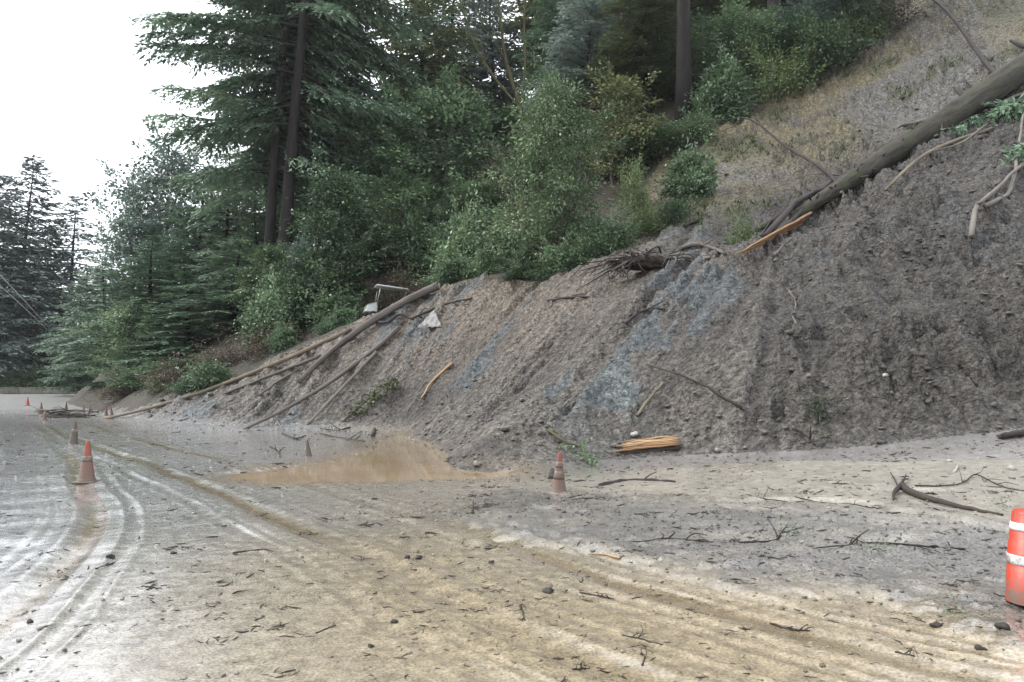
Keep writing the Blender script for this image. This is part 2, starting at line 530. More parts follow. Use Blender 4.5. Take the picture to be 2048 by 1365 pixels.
# tabulate the smooth hill, its slope direction and streaks that run down it
GX0, GX1, GY0, GY1, GS = -26.0, 26.0, 11.0, 50.0, .09
gx, gy = np.arange(GX0, GX1, GS), np.arange(GY0, GY1, GS)
GXX, GYY = np.meshgrid(gx, gy)
CS = 4
ch = hill_raw(GXX[::CS, ::CS], GYY[::CS, ::CS]).reshape(GXX[::CS, ::CS].shape)
dyc, dxc = np.gradient(ch, GS * CS)

def bil(A, x, y, x0, y0, s):
    fx = np.clip((np.asarray(x) - x0) / s, 0, A.shape[1] - 1.001)
    fy = np.clip((np.asarray(y) - y0) / s, 0, A.shape[0] - 1.001)
    i, j = fx.astype(int), fy.astype(int)
    fx, fy = fx - i, fy - j
    return (A[j, i] * (1 - fx) + A[j, i + 1] * fx) * (1 - fy) + (A[j + 1, i] * (1 - fx) + A[j + 1, i + 1] * fx) * fy

def streaks(cell, seed, steps=22, step=.22):
    acc = np.zeros(GXX.size)
    for sgn in (1, -1):
        x, y = GXX.ravel().copy(), GYY.ravel().copy()
        for k in range(steps):
            g0, g1 = bil(dxc, x, y, GX0, GY0, GS * CS), bil(dyc, x, y, GX0, GY0, GS * CS)
            n = np.hypot(g0, g1) + 1e-6
            x, y = x + sgn * step * g0 / n, y + sgn * step * g1 / n
            acc += vnoise(x / cell, y / cell, seed) * (1 - k / steps)
    acc -= acc.mean()
    return (acc / (acc.std() * 2.2)).reshape(GXX.shape)

ST1 = streaks(.26, 3, 20, .2)
ST2 = streaks(.95, 8, 20, .34)
def streak1(x, y): return bil(ST1, x, y, GX0, GY0, GS)
def streak2(x, y): return bil(ST2, x, y, GX0, GY0, GS)

# wheel tracks through the mud
TRK = spline([(9, -1.5), (5, 1.2), (2.4, 3.4), (.4, 5.6), (-.9, 7.7), (-2.7, 10.3), (-5.4, 14), (-9, 18.6), (-15, 26.5), (-24, 39), (-40, 62)], 260)
TRK2 = spline([(-3.6, 2), (-4.2, 5), (-5.6, 8.5), (-8, 12.5), (-11.5, 18), (-17, 26), (-27, 40), (-44, 62)], 200)
def track_v(x, y, T):
    sv, sl = np.full(len(x), 99.0), np.zeros(len(x))
    m = (np.hypot(x, y) < 62) & (y > -4)
    sv[m], sl[m] = track_near(x[m], y[m], T[::4])
    return sv, sl

def worley(x, y, seed, jit=.9):
    xi, yi = np.floor(x), np.floor(y)
    f1 = np.full(len(x), 9.0); hid = np.zeros(len(x))
    for a in (-1, 0, 1):
        for b in (-1, 0, 1):
            u, v = xi + a, yi + b
            h1, h2 = hash2(u, v, seed), hash2(u, v, seed + 51)
            d = (u + .5 + jit * (h1 - .5) - x) ** 2 + (v + .5 + jit * (h2 - .5) - y) ** 2
            m = d < f1
            f1[m] = d[m]; hid[m] = ((h1 * 7.3 + h2 * 3.1) % 1.0)[m]
    return np.sqrt(f1), hid

def track_near(x, y, T):
    best = np.full(len(x), 1e9); sv = np.zeros(len(x)); sl = np.zeros(len(x))
    L = 0
    for i in range(len(T) - 1):
        a, d = T[i], T[i + 1] - T[i]
        l = np.hypot(*d)
        t = np.clip(((x - a[0]) * d[0] + (y - a[1]) * d[1]) / (l * l), 0, 1)
        qx, qy = x - a[0] - d[0] * t, y - a[1] - d[1] * t
        dd = qx * qx + qy * qy
        m = dd < best
        best[m] = dd[m]
        sv[m] = (np.sign(d[0] * qy - d[1] * qx) * np.sqrt(dd))[m]
        sl[m] = L + t[m] * l
        L += l
    return sv, sl

POND_Z = -.035
POND = np.array([at(470, 945, 13.9)[:2], at(560, 957, 12.9)[:2], at(760, 955, 13.1)[:2], at(910, 952, 13.4)[:2], at(1000, 946, 13.8)[:2], at(1000, 918, 16.8)[:2], at(965, 893, 20.3)[:2],
                 at(890, 873, 24)[:2], at(800, 868, 25)[:2], at(770, 880, 22)[:2], at(740, 900, 18.6)[:2], at(660, 925, 15.8)[:2], at(540, 938, 14.4)[:2]])

def in_poly(x, y, P):
    c = np.zeros(len(x), bool)
    j = len(P) - 1
    for i in range(len(P)):
        xi, yi, xj, yj = *P[i], *P[j]
        if yi != yj:
            c ^= ((yi > y) != (yj > y)) & (x < (xj - xi) * (y - yi) / (yj - yi) + xi)
        j = i
    return c

def poly_dist(x, y, P):
    d = np.full(len(x), 1e9)
    for i in range(len(P)):
        a, b = P[i - 1], P[i]
        e = b - a
        t = np.clip(((x - a[0]) * e[0] + (y - a[1]) * e[1]) / (e @ e), 0, 1)
        d = np.minimum(d, np.hypot(x - a[0] - e[0] * t, y - a[1] - e[1] * t))
    return d

# where the wood begins above the slide
EDGE = [at(170, 832, 46), at(260, 830, 37), at(400, 790, 34), at(640, 688, 33.3), at(870, 580, 33.5), at(1000, 560, 31.6), at(1150, 548, 28),
        at(1215, 505, 30), at(1260, 430, 34), at(1330, 300, 41), at(1400, 225, 44), at(1560, 175, 44.6), at(1690, 125, 45), at(1780, 60, 47), at(1850, -10, 49.5), at(2100, -150, 54)]
SLIDE = np.array([p[:2] for p in EDGE] + [(60, 58), (60, -20), (-40, -20), (-40, 46)])

def ground(x, y):
    """the road, its mud, the low fan of debris"""
    t = np.clip((x - 1.5) / 8.2, 0, 1.25) * np.clip((y - 6.0) / 8.2, 0, 1.2)
    g = .84 * np.clip(t, 0, 1.3) ** 1.8
    g = g + .75 * sstep(42, 82, y - .12 * x)
    g = g + .035 * fbm(x * .22, y * .22, 3, 40) + .012 * fbm(x * 1.1, y * 1.1, 3, 41)
    # lobes of the fan: low steps where one flow ran over another
    lob = fbm(x * .16 + 5, y * .34 + .1 * x, 3, 77)
    fanm = sstep(1.2, 4.5, x) * sstep(5.5, 8.5, y)
    g = g + fanm * (.05 * sstep(-.03, .03, lob) + .045 * sstep(.22, .27, lob) + .05 * sstep(-.3, -.25, lob))
    return g

def detail_ground(x, y, far):
    bd = (y + .88 * x - 7.7) / 1.33 + .45 * fbm(x * 1.3, y * 1.3, 4, 102) + .5 * fbm(x * .35, y * .35, 4, 101)
    sheet_ = sstep(-.15, .3, bd) * sstep(5.0, 3.0, bd) * sstep(-2.2, .4, x) * sstep(14, 10.5, y)
    sheet_ = sheet_ * (.05 + .05 * fbm(x * 2.4, y * 2.4, 4, 62) + .03 * np.abs(fbm(x * 8, y * 8, 3, 63)))
    d = .0035 * fbm(x * 2.3, y * 2.3, 4, 60) * (1 - far)
    dn = .008 * np.abs(fbm(x * 9, y * 9, 3, 61)) * (.4 + sstep(0, 4, x - (2 - y * .3))) * (1 - far)
    return d + dn + sheet_

def compose(x, y):
    """height and everything the colours need, at any point of the land"""
    x, y = np.ravel(np.asarray(x, float)), np.ravel(np.asarray(y, float))
    r = np.hypot(x, y)
    far = sstep(60, 90, r)
    h = hill_raw(x, y)
    g = ground(x, y)
    wob = 1.1 * fbm(x * .5, y * .5, 3, 21)
    inside = in_poly(x + wob * .8, y + wob * .8, SLIDE)
    ed = poly_dist(x, y, SLIDE[:len(EDGE)]) if False else None
    # relief of the slide: streaks down the fall line, lumps, clods
    s1, s2 = streak1(x, y), streak2(x, y)
    right = sstep(3.5, 9, x - .25 * (y - 18))          # the clotted flank, less combed
    up = sstep(6.5, 11, h)
    lump = fbm(x * .55, y * .55, 4, 31)
    clod = fbm(x * 2.6, y * 2.6, 4, 32, .6)
    rid = 1 - np.abs(fbm(x * 1.25 + .4 * lump, y * 1.25, 4, 33, .6)) * 2.4
    warp = .35 * fbm(x * 1.7, y * 1.7, 2, 35)
    W1, I1 = worley(x * 1.55 + warp, y * 1.55 - warp, 11)
    W2, I2 = worley(x * 3.6 + warp, y * 3.6 + warp, 12)
    chunk = (1 - np.clip(W1 * 1.25, 0, 1) ** 2) * (.12 + 1.1 * I1 ** 3) * .30 + (1 - np.clip(W2 * 1.3, 0, 1) ** 2) * (.08 + 1.2 * I2 ** 3) * .16
    W3, I3 = worley(x * 7.5 + warp, y * 7.5 - warp, 13)
    chunk = chunk + (1 - np.clip(W3 * 1.3, 0, 1) ** 2) * (.05 + 1.2 * I3 ** 3) * .08
    chunk = chunk * lerp(.55, 1.75, right) * (.45 + .8 * sstep(-.4, .4, fbm(x * .4, y * .4, 3, 36)))
    s1 = np.sign(s1) * np.abs(s1) ** .8
    s1 = s1 * (.45 + .85 * sstep(-.45, .35, fbm(x * .45 + 8, y * .45, 3, 37)))
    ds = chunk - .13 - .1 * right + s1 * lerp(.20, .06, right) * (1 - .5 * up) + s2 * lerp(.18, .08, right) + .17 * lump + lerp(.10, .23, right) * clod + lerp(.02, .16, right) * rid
    df = .25 * fbm(x * .3, y * .3, 3, 51) + .08 * fbm(x * 1.4, y * 1.4, 3, 52)
    body = sstep(-.2, 1.0, h - g)
    hh = h + np.where(inside, ds, df) * body
    # wheel ruts
    v1, l1 = track_v(x, y, TRK)
    v2, l2 = track_v(x, y, TRK2)
    near = sstep(46, 25, y)
    rut = np.zeros_like(x); wetrut = np.zeros_like(x)
    for v, l, sd in ((v1, l1, 0), (v2, l2, 9)):
        mv = .10 * fbm(l * .25, l * 0 + sd, 2, 70 + sd)
        for off, wd, dp in ((-.72, .13, .026), (.72, .14, .028), (-1.15, .06, .012), (1.3, .07, .013), (.25, .05, .009), (-.2, .05, .008), (-.95, .05, .010), (.98, .05, .010)):
            gk = np.exp(-((v - off - mv) / wd) ** 2)
            rut -= dp * gk * (.65 + .5 * fbm(l * .5, l * 0 + off, 2, 71 + sd))
            rut += dp * .55 * (np.exp(-((v - off - mv - wd * 1.8) / (wd * .6)) ** 2) + np.exp(-((v - off - mv + wd * 1.8) / (wd * .6)) ** 2))
            if dp > .02:
                wetrut = np.maximum(wetrut, gk * sstep(-.5, .1, fbm(l * .22, l * 0 + off * 3, 2, 75 + sd)))
        wv = .25 * fbm(l * .5, v * 1.2, 3, 83 + sd)
        comb = vnoise((v + wv) * 5 + mv * 5, l * .35, 80 + sd) * sstep(-.2, .5, fbm(l * .3, v * .7, 2, 84 + sd)) + .6 * vnoise((v + wv) * 14, l * 1.1, 81 + sd) * sstep(0, .5, fbm(l * .4 + 7, v * .9, 2, 85 + sd))
        rut += .008 * comb * sstep(2.4, 1.4, np.abs(v))
    rut *= near
    g2 = g + rut + detail_ground(x, y, far)
    # the pond's basin
    ins = in_poly(x, y, POND)
    pd = poly_dist(x, y, POND) * np.where(ins, 1, -1)
    g2 = g2 - .34 * sstep(-.5, .8, pd + .25 * fbm(x * 1.3, y * 1.3, 3, 90)) 
    # blend (smooth maximum)
    k = .16
    dz = (hh - g2) / k
    w = 1 / (1 + np.exp(-np.clip(dz, -30, 30)))
    z = g2 + k * np.log1p(np.exp(np.clip(dz, -30, 30)))
    z = np.where(dz > 30, hh, z)
    return dict(x=x, y=y, z=z, h=h, g=g2, w=w, inside=inside, s1=s1, s2=s2, right=right, up=up, lump=lump, clod=clod, rid=rid, rut=rut,
                wetrut=wetrut * near, v1=v1, l1=l1, v2=v2, pd=pd, r=r)

def height(x, y):
    return compose(np.atleast_1d(x), np.atleast_1d(y))['z']

def hit(px, py, y0=3.0, y1=95.0):
    """where the line of sight through a photograph pixel meets the land"""
    Y = np.exp(np.linspace(math.log(y0), math.log(y1), 420))
    a, b = (px - CX) / FPX, (CY - py) / FPX
    d = np.array([a, math.cos(PITCH) - b * math.sin(PITCH), math.sin(PITCH) + b * math.cos(PITCH)])
    P = d[None] * (Y / d[1])[:, None] + np.array([0, 0, CAM_H])
    z = height(P[:, 0], P[:, 1])
    below = np.nonzero(P[:, 2] <= z)[0]
    i = below[0] if len(below) else len(Y) - 1
    p = P[i].copy()
    p[2] = z[i]
    return p

# ------------------------------------------------------------------ terrain mesh: rings round the viewer, finer where it is steep and near
front = np.arange(-39.5, 42.0, .118)
back = np.concatenate([np.arange(42.0, 320.5, 3.5)])
ang = np.radians(np.concatenate([front, back]))
rad = [.6]
while rad[-1] < 420:
    r0 = rad[-1]
    s = .0056 if r0 < 13 else .0024 if r0 < 30 else .0036 if r0 < 36 else .0062 if r0 < 60 else .02 if r0 < 110 else .08
    if r0 < 3.0: s = .02
    rad.append(r0 * (1 + s))
rad = np.array(rad)
NA, NR = len(ang), len(rad)
TX = rad[:, None] * np.sin(ang)[None, :]
TY = rad[:, None] * np.cos(ang)[None, :]
C = compose(TX, TY)
C['z'] = np.where(C['r'] > 150, np.minimum(C['z'], 45), C['z'])
TV = np.stack([C['x'], C['y'], C['z']], 1)
ii, jj = np.meshgrid(np.arange(NR - 1), np.arange(NA), indexing='ij')
kk = (jj + 1) % NA
TF = np.stack([ii * NA + jj, ii * NA + kk, (ii + 1) * NA + kk, (ii + 1) * NA + jj], -1).reshape(-1, 4)
cap_v = len(TV)
TV = np.concatenate([TV, [[0, 0, float(height(0, 0)[0])]]])

# ---- colours of the land (albedo), wetness, grit
x, y, z = C['x'], C['y'], C['z']
n = len(x)
bigN = fbm(x * .35, y * .35, 4, 101)
midN = fbm(x * 1.3, y * 1.3, 4, 102)
# slide mud: grey brown, combed pale and dark, blue clay, tan silt on the crest, ochre on the scarp
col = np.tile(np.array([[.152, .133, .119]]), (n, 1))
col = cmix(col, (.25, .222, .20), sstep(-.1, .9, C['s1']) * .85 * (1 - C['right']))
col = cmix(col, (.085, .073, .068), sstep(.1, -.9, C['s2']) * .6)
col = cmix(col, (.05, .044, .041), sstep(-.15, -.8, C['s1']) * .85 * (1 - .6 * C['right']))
col = col * (1 + .34 * fbm(x * .33 + 4, y * .33, 4, 108) + .22 * midN)[:, None]
# paler tan silt towards the crest and the side facing the road bend
tan = sstep(.3, 3.4, 2.2 - .35 * x + .10 * (y - 20)) * sstep(1.0, 4.0, z)
col = cmix(col, (.30, .236, .186), tan * (.5 + .4 * sstep(-.4, .5, bigN)))
crest = sstep(3.6, 5.0, z) * sstep(7.0, 5.0, z) * (1 - C['right'])
col = cmix(col, (.30, .25, .20), crest * sstep(-.5, .4, midN) * .6)
blue = sstep(.14, .32, .16 * midN + .22 * C['s1'] + fbm(x * .42 + 3, y * .30 + 7, 4, 110) + .48 * np.exp(-(((x - 2.2) / 1.25) ** 2 + ((y - 18) / 2.6) ** 2)) + .18 * C['s2'] + .22 * np.exp(-(((x - 3.6) / 1.2) ** 2 + ((y - 20) / 1.8) ** 2)) - .13)
col = cmix(col, (.135, .158, .178), blue * .95 * (1 - .55 * C['right']))
pale = np.exp(-(((x - 2.55) / .35) ** 2 + ((y - 17.9) / 1.2) ** 2)) + np.exp(-(((x - 1.55) / .5) ** 2 + ((y - 17.0) / 1.0) ** 2)) * .8
col = cmix(col, (.24, .285, .295), np.clip(pale * sstep(-.5, .2, midN), 0, 1) * .85)
drk = C['right'] * sstep(-.35, .35, fbm(x * .6, y * .6, 4, 111))
col = cmix(col, (.098, .085, .078), drk * .5)
# scarp above the fallen fir
sc = sstep(0, 2.2, hill_raw(x, y) * 0 + (z - (5.9 + .47 * np.clip(x - 5, 0, 30))))
och = sstep(-.5, .25, fbm(x * .28, y * .28, 4, 112) - .02 * (x - 16))
scc = cmix(np.tile(np.array([[.24, .225, .212]]), (n, 1)), (.27, .225, .12), och * .95)
scc = cmix(scc, (.12, .135, .05), sstep(.05, .45, fbm(x * .5, y * .5, 4, 113)) * .65)
scc = cmix(scc, (.12, .092, .07), sstep(.15, .5, fbm(x * .9, y * .9, 4, 114)) * .5)
col = col + (scc - col) * sc[:, None]
col = col * (.67 - .11 * C['right'] * (1 - sc) - .02 * sc)[:, None] * np.array([[1.0, 1.0, .94]])
# road mud
f0 = np.tile(np.array([[.315, .282, .228]]), (n, 1))
silt = sstep(-.35, .35, fbm(x * .14 + 2, y * .14 + 4, 3, 120) + .05 * x - .03 * y + .12)
rc = cmix(f0, (.36, .295, .195), silt * .9)
lob = fbm(x * .16 + 5, y * .34 + .1 * x, 3, 77)
fanm = sstep(.5, 3.5, x + .18 * (y - 8)) * sstep(5.2, 8.0, y + .12 * x)
rc = cmix(rc, (.315, .298, .262), fanm * .75)
grey = fanm * sstep(.12, -.12, lob + .2 * midN)
rc = cmix(rc, (.235, .222, .205), grey * .9)
rc = cmix(rc, (.36, .33, .265), fanm * sstep(.1, .26, lob) * .6)
bd = (y + .88 * x - 7.7) / 1.33 + .45 * midN + .5 * bigN
band = sstep(-.1, .35, bd) * sstep(4.6, 2.6, bd) * sstep(-2.2, .4, x) * sstep(14, 10.5, y)
rc = cmix(rc, (.155, .146, .135), band * .9 * (.55 + .45 * sstep(-.5, .3, fbm(x * 2.2, y * 2.2, 3, 123))))
apron = sstep(-1.5, -.1, C['h'] - C['g'] + .35 * midN + .3 * bigN) * sstep(-1.5, 1.0, x)
rc = cmix(rc, (.165, .152, .138), apron * .85)
lft = sstep(1.0, -4.0, x + .16 * y)                     # glossy wet side; sky reflection painted into its pale bluish colour
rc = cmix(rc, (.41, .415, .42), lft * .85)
rc = cmix(rc, (.24, .185, .115), np.clip(C['wetrut'], 0, 1) * .9)
rc = cmix(rc, (.32, .25, .17), sstep(-1.3, .1, C['pd'] + .6 * midN) * .8)
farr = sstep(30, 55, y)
rc = cmix(rc, (.46, .455, .445), farr * .8)  # grazing sky sheen on the distant road, painted in as near-white colour
rc *= (1 + .10 * bigN + .10 * midN)[:, None]
wt = np.clip(.68 + .4 * lft + .8 * C['wetrut'] + .5 * sstep(-1.4, 0, C['pd']) + .45 * sstep(-.1, .4, fbm(x * .5, y * .5, 3, 121)) * (1 - grey), 0, 1)
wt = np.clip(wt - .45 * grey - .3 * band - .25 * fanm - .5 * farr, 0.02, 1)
w = C['w']
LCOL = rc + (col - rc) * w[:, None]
LWET = wt + ((.28 + .18 * sstep(0, .8, C['s1']) * (1 - C['right']) - .1 * C['right']) - wt) * w
LGRIT = (.3 * grey + .6 * band + .35 * apron + .12 - .35 * np.clip(C['wetrut'], 0, 1) - .25 * lft * sstep(9, 5, y)) * (1 - w) + w * (.15 + .45 * C['right'] + .2 * midN)
# forest soil
fc = cmix(np.tile(np.array([[.05, .037, .027]]), (n, 1)), (.035, .045, .018), sstep(-.1, .4, midN))
fc = cmix(fc, (.085, .062, .042), sstep(.1, .5, bigN) * .6)
hillv = w > .5
leftside = (~hillv) & ((y > 84 + .10 * x) | (x < -22 - .62 * (y - 10)) & (y > -40) | (C['r'] > 140))
isforest = (hillv & ~C['inside']) | leftside
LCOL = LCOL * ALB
fc = fc * ALB
FC = np.where(isforest[:, None], fc, LCOL)

fv = TF[:, 0]
kind = np.where(isforest[fv], 2, np.where(hillv[fv], 1, 0))
def sub_land(name, k, mat, label, cat=None):
    F = TF[kind == k]
    if k == 0:
        j = np.arange(NA)
        capf = np.stack([np.full(NA, cap_v), j, (j + 1) % NA], -1)[:, ::-1]
    use = np.unique(F)
    if k == 0: use = np.unique(np.concatenate([use, capf.ravel()]))
    idx = np.full(len(TV), -1); idx[use] = np.arange(len(use))
    c = np.concatenate([FC if k == 2 else LCOL, LCOL[:1]])[use]
    wa = np.concatenate([LWET * (0 if k == 2 else 1), LWET[:1]])[use]
    ga = np.concatenate([LGRIT, LGRIT[:1]])[use]
    Fs = [idx[F][:, ::-1]]
    if k == 0: Fs.append(idx[capf][:, ::-1])
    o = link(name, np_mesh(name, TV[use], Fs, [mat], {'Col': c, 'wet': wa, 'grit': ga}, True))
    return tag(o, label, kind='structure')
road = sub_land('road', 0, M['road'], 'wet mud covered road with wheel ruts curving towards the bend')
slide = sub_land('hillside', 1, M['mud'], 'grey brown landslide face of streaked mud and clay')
wood_floor = sub_land('forest_ground', 2, M['floor'], 'dark brown soil of the wooded hillside under the trees')

# standing muddy water against the foot of the slide
def pond_mat():
    m, nt, b, N, L = new_mat('muddy_water')
    p = geo_pos(N)
    n = nnoise(N, L, .9, 4, .6, p)
    r = ramp(N, L, n.outputs[0], [(.3, (.185, .135, .082)), (.7, (.235, .18, .117))])
    L.new(r.outputs[0], b.inputs['Base Color'])
    b.inputs['Roughness'].default_value = .05
    b.inputs['Specular IOR Level'].default_value = .4
    w = nnoise(N, L, 9, 3, .5, p)
    bump(N, L, b, w.outputs[0], .08, .008)
    return m
px_, py_ = np.meshgrid(np.linspace(-7, 2, 60), np.linspace(11.5, 28, 90))
pv = np.stack([px_.ravel(), py_.ravel(), np.full(px_.size, POND_Z)], 1)
pi_, pj_ = np.meshgrid(np.arange(89), np.arange(59), indexing='ij')
pf = np.stack([pi_ * 60 + pj_, pi_ * 60 + pj_ + 1, (pi_ + 1) * 60 + pj_ + 1, (pi_ + 1) * 60 + pj_], -1).reshape(-1, 4)
ctr = pv[pf].mean(1)
keep = (in_poly(ctr[:, 0], ctr[:, 1], POND) | (poly_dist(ctr[:, 0], ctr[:, 1], POND) < .9)) & (height(ctr[:, 0], ctr[:, 1]) < POND_Z + .2)
pond = link('puddle', np_mesh('puddle', pv, pf[keep], [pond_mat()], None, True))
tag(pond, 'tan muddy water standing at the foot of the slide', kind='structure')
# ------------------------------------------------------------------ vegetation: prototypes
def leaves(P, D, U, ln, wd, tint, fold=0.0):
    """rhombic leaves or needle sprays: P base, D direction, U a rough 'up' for the blade"""
    D = D / (np.linalg.norm(D, axis=1)[:, None] + 1e-9)
    S = np.cross(D, U)
    S /= np.linalg.norm(S, axis=1)[:, None] + 1e-9
    Nn = np.cross(S, D)
    ln, wd = ln[:, None], wd[:, None]
    a, c = P, P + D * ln
    b = P + D * ln * .45 + S * wd * .5 + Nn * wd * fold
    d = P + D * ln * .45 - S * wd * .5 + Nn * wd * fold
    V = np.stack([a, b, c, d], 1).reshape(-1, 3)
    F = np.arange(len(P) * 4).reshape(-1, 4)
    return V, F, np.repeat(tint, 4)

def leaf_mesh(name, parts, mat):
    V = np.concatenate([p[0] for p in parts])
    off, Fs = 0, []
    for p in parts:
        Fs.append(p[1] + off); off += len(p[0])
    return np_mesh(name, V, np.concatenate(Fs), [mat], {'tint': np.clip(np.concatenate([p[2] for p in parts]), 0, 1)})

def conifer(seed, H, Rm, trunk_r, base=.12, nb=120, e_lo=-.25, e_hi=.45, curve=-.12, prof='cone', leaf=.30, wleaf=.085, tsp=.26, lsp=.15, mat='fir_leaf', bark='bark_dark', lean=(0, 0), bare=0, side_e=None, hang=.28, clear=0):
    rng = np.random.default_rng(seed)
    trunk = MB()
    tp = np.linspace(0, 1, 14)
    bend = lambda t: np.stack([lean[0] * t + .012 * H * np.sin(t * 5 + seed) * t, lean[1] * t + .01 * H * np.cos(t * 4 + seed) * t, H * t], -1)
    P = bend(tp)
    P[0, 2] = -1.2
    trunk.tube(P, np.maximum(trunk_r * (1 - tp) ** .85 * (1 + .35 * np.exp(-tp * 28)), .02), 10, .10, seed)
    parts = []
    for i in range(nb):
        t = base + (1 - base) * ((i + rng.random()) / nb) ** 1.0
        tt = (t - base) / (1 - base)
        if prof == 'cone':
            L = Rm * ((1 - tt) ** .85 * .96 + .04)
        elif prof == 'full':
            L = Rm * ((1 - tt) ** .62 * .95 + .05)
        elif prof == 'dome':
            L = Rm * min(1, (.68 + tt * 3)) * (1 - tt ** 2.2) ** .6 + .2
        else:
            L = Rm * min(1, .55 + tt * 1.6) * (1 - tt) ** .55 + .15
        L *= .62 + .55 * rng.random()
        az = i * 2.39996 + rng.normal(0, .35)
        if clear and math.sin(az) < -.35 and rng.random() < clear:
            az = -az                                   # boughs crowd to the light, away from the clearing
        e = lerp(e_lo, e_hi, tt) + rng.normal(0, .13)
        if side_e is not None:
            e += side_e * math.cos(az)
        d = np.array([math.cos(az), math.sin(az), 0])
        s0 = bend(np.array([t]))[0]
        f = lambda s: s0[None] + d[None] * (L * s * math.cos(e))[:, None] + np.array([0, 0, 1.0])[None] * (L * (math.sin(e) * s + curve * s * s))[:, None]
        sp = np.linspace(0, 1, 5)
        trunk.tube(f(sp), np.maximum(.022 * L * (1 - sp) * .8, .008) + .006, 4, cap=False)
        if rng.random() < bare:
            continue
        nt = max(4, int(L / tsp)) * 2
        s = np.clip(np.linspace(.14, 1.0, nt) + rng.normal(0, .02, nt), .08, 1)
        B = f(s)
        sgn = np.where(np.arange(nt) % 2, 1.0, -1.0)
        tl = np.clip((.10 + .34 * np.sin(np.clip(s, 0, 1) * 2.6)) * L * (.6 + .7 * rng.random(nt)), .22, 1.5)
        aa = az + sgn * (1.05 - .55 * s + rng.normal(0, .18, nt))
        TD = np.stack([np.cos(aa), np.sin(aa), math.sin(e) * .5 - hang + rng.normal(0, .12, nt)], 1)
        m = np.maximum(2, (tl / lsp).astype(int))
        idx = np.repeat(np.arange(nt), m)
        u = np.concatenate([(np.arange(k) + rng.random(k) * .6) / k for k in m])
        LP = B[idx] + TD[idx] * (tl[idx] * u)[:, None]
        LP[:, 2] -= (.18 * (tl[idx] * u) ** 2)
        s2 = rng.choice([-1.0, 1.0], len(idx))
        ab = aa[idx] + s2 * (.55 + rng.normal(0, .3, len(idx)))
        LD = np.stack([np.cos(ab), np.sin(ab), TD[idx, 2] - .15 + rng.normal(0, .25, len(idx))], 1)
        U = np.stack([rng.normal(0, .35, len(idx)), rng.normal(0, .35, len(idx)), np.ones(len(idx))], 1)
        k = leaf * (.6 + .7 * rng.random(len(idx)))
        tint = .25 + .45 * rng.random() + rng.normal(0, .16, len(idx)) + .15 * (u - .5)
        parts.append(leaves(LP, LD, U, k, wleaf * (.7 + .6 * rng.random(len(idx))) * k / leaf * 1.25, tint))
    return trunk.mesh('trunk', M[bark]), leaf_mesh('crown', parts, M[mat]), H, Rm

def broadleaf(seed, H, Rm, trunk_r=.16, lobes=9, per=26, nleaf=70, leaf=.20, wleaf=.10, low=.25, mat='oak_leaf', bark='bark_grey', stems=1, flat=.75, clump=.62, upright=.25, droop=.3):
    rng = np.random.default_rng(seed)
    trunk = MB()
    parts = []
    tops = []
    for k in range(stems):
        a = rng.random() * 6.28
        sp = (0 if stems == 1 else .22 * Rm)
        P = spline([(sp * .4 * math.cos(a), sp * .4 * math.sin(a), -.6), (sp * math.cos(a), sp * math.sin(a), H * .25),
                    (rng.normal(0, .12) * Rm + sp * 1.8 * math.cos(a), rng.normal(0, .12) * Rm + sp * 1.8 * math.sin(a), H * .55), (rng.normal(0, .15) * Rm, rng.normal(0, .15) * Rm, H * .86)], 9)
        trunk.tube(P, trunk_r * np.linspace(1, .15, 9) / math.sqrt(stems), 7, .1, seed)
        tops.append(P)
    for i in range(lobes):
        f = (i + .5) / lobes
        zc = H * (low + (1 - low) * (.10 + .80 * f))
        rr = Rm * math.sqrt(max(.05, 1 - (2 * (f - .38)) ** 2 * .75)) * (.42 + .25 * rng.random())
        az = i * 2.39996 + rng.normal(0, .4)
        c = np.array([rr * math.cos(az), rr * math.sin(az), zc])
        if i == lobes - 1: c[:2] *= .25
        lr = Rm * (.34 + .20 * rng.random()) * (1.0 - .35 * f)
        T = tops[i % stems]
        j = int(np.argmin(np.abs(T[:, 2] - max(H * .12, zc - rr * .6 - .1 * H))))
        mid = (T[j] + c) / 2 + np.array([0, 0, -.08 * H * rng.random()])
        trunk.tube(spline([T[j], mid, c], 6), np.linspace(trunk_r * .35, .015, 6), 5, cap=False)
        ltint = .35 + .3 * rng.random()
        for q in range(per):
            v = rng.normal(0, 1, 3)
            v[2] = v[2] + .25
            v /= np.linalg.norm(v)
            cc = c + v * lr * np.array([1, 1, 1.15]) * (.40 + .95 * rng.random() ** 1.3)
            shoot = rng.random() < .22
            if q % 3 == 0:
                trunk.tube(np.array([c, (c + cc) / 2 + rng.normal(0, .05, 3), cc]), [.02, .012, .006], 3, cap=False)
            nl = int(nleaf * (.6 + .8 * rng.random()))
            cr = clump * (.6 + .7 * rng.random()) * Rm / 3.2
            g = rng.normal(0, 1, (nl, 3)) * np.array([1, 1, .55]) * cr * .55
            if shoot:                                  # a ragged leading shoot
                sd_ = v + np.array([0, 0, .7]); sd_ /= np.linalg.norm(sd_)
                g = g * .45 + sd_ * (rng.random((nl, 1)) * cr * 2.6)
            LP = cc + g
            out = g / (np.linalg.norm(g, axis=1)[:, None] + 1e-6) + v * .5 + rng.normal(0, .45, (nl, 3))
            out[:, 2] -= droop
            U = rng.normal(0, .55, (nl, 3)) + np.array([0, 0, 1.0]) + v * .4
            kk = leaf * (.6 + .7 * rng.random(nl))
            tint = ltint + rng.normal(0, .17) + rng.normal(0, .17, nl)
            parts.append(leaves(LP, out, U, kk, kk * wleaf / leaf, tint, .12))
    return trunk.mesh('trunk', M[bark]), leaf_mesh('crown', parts, M[mat]), H, Rm

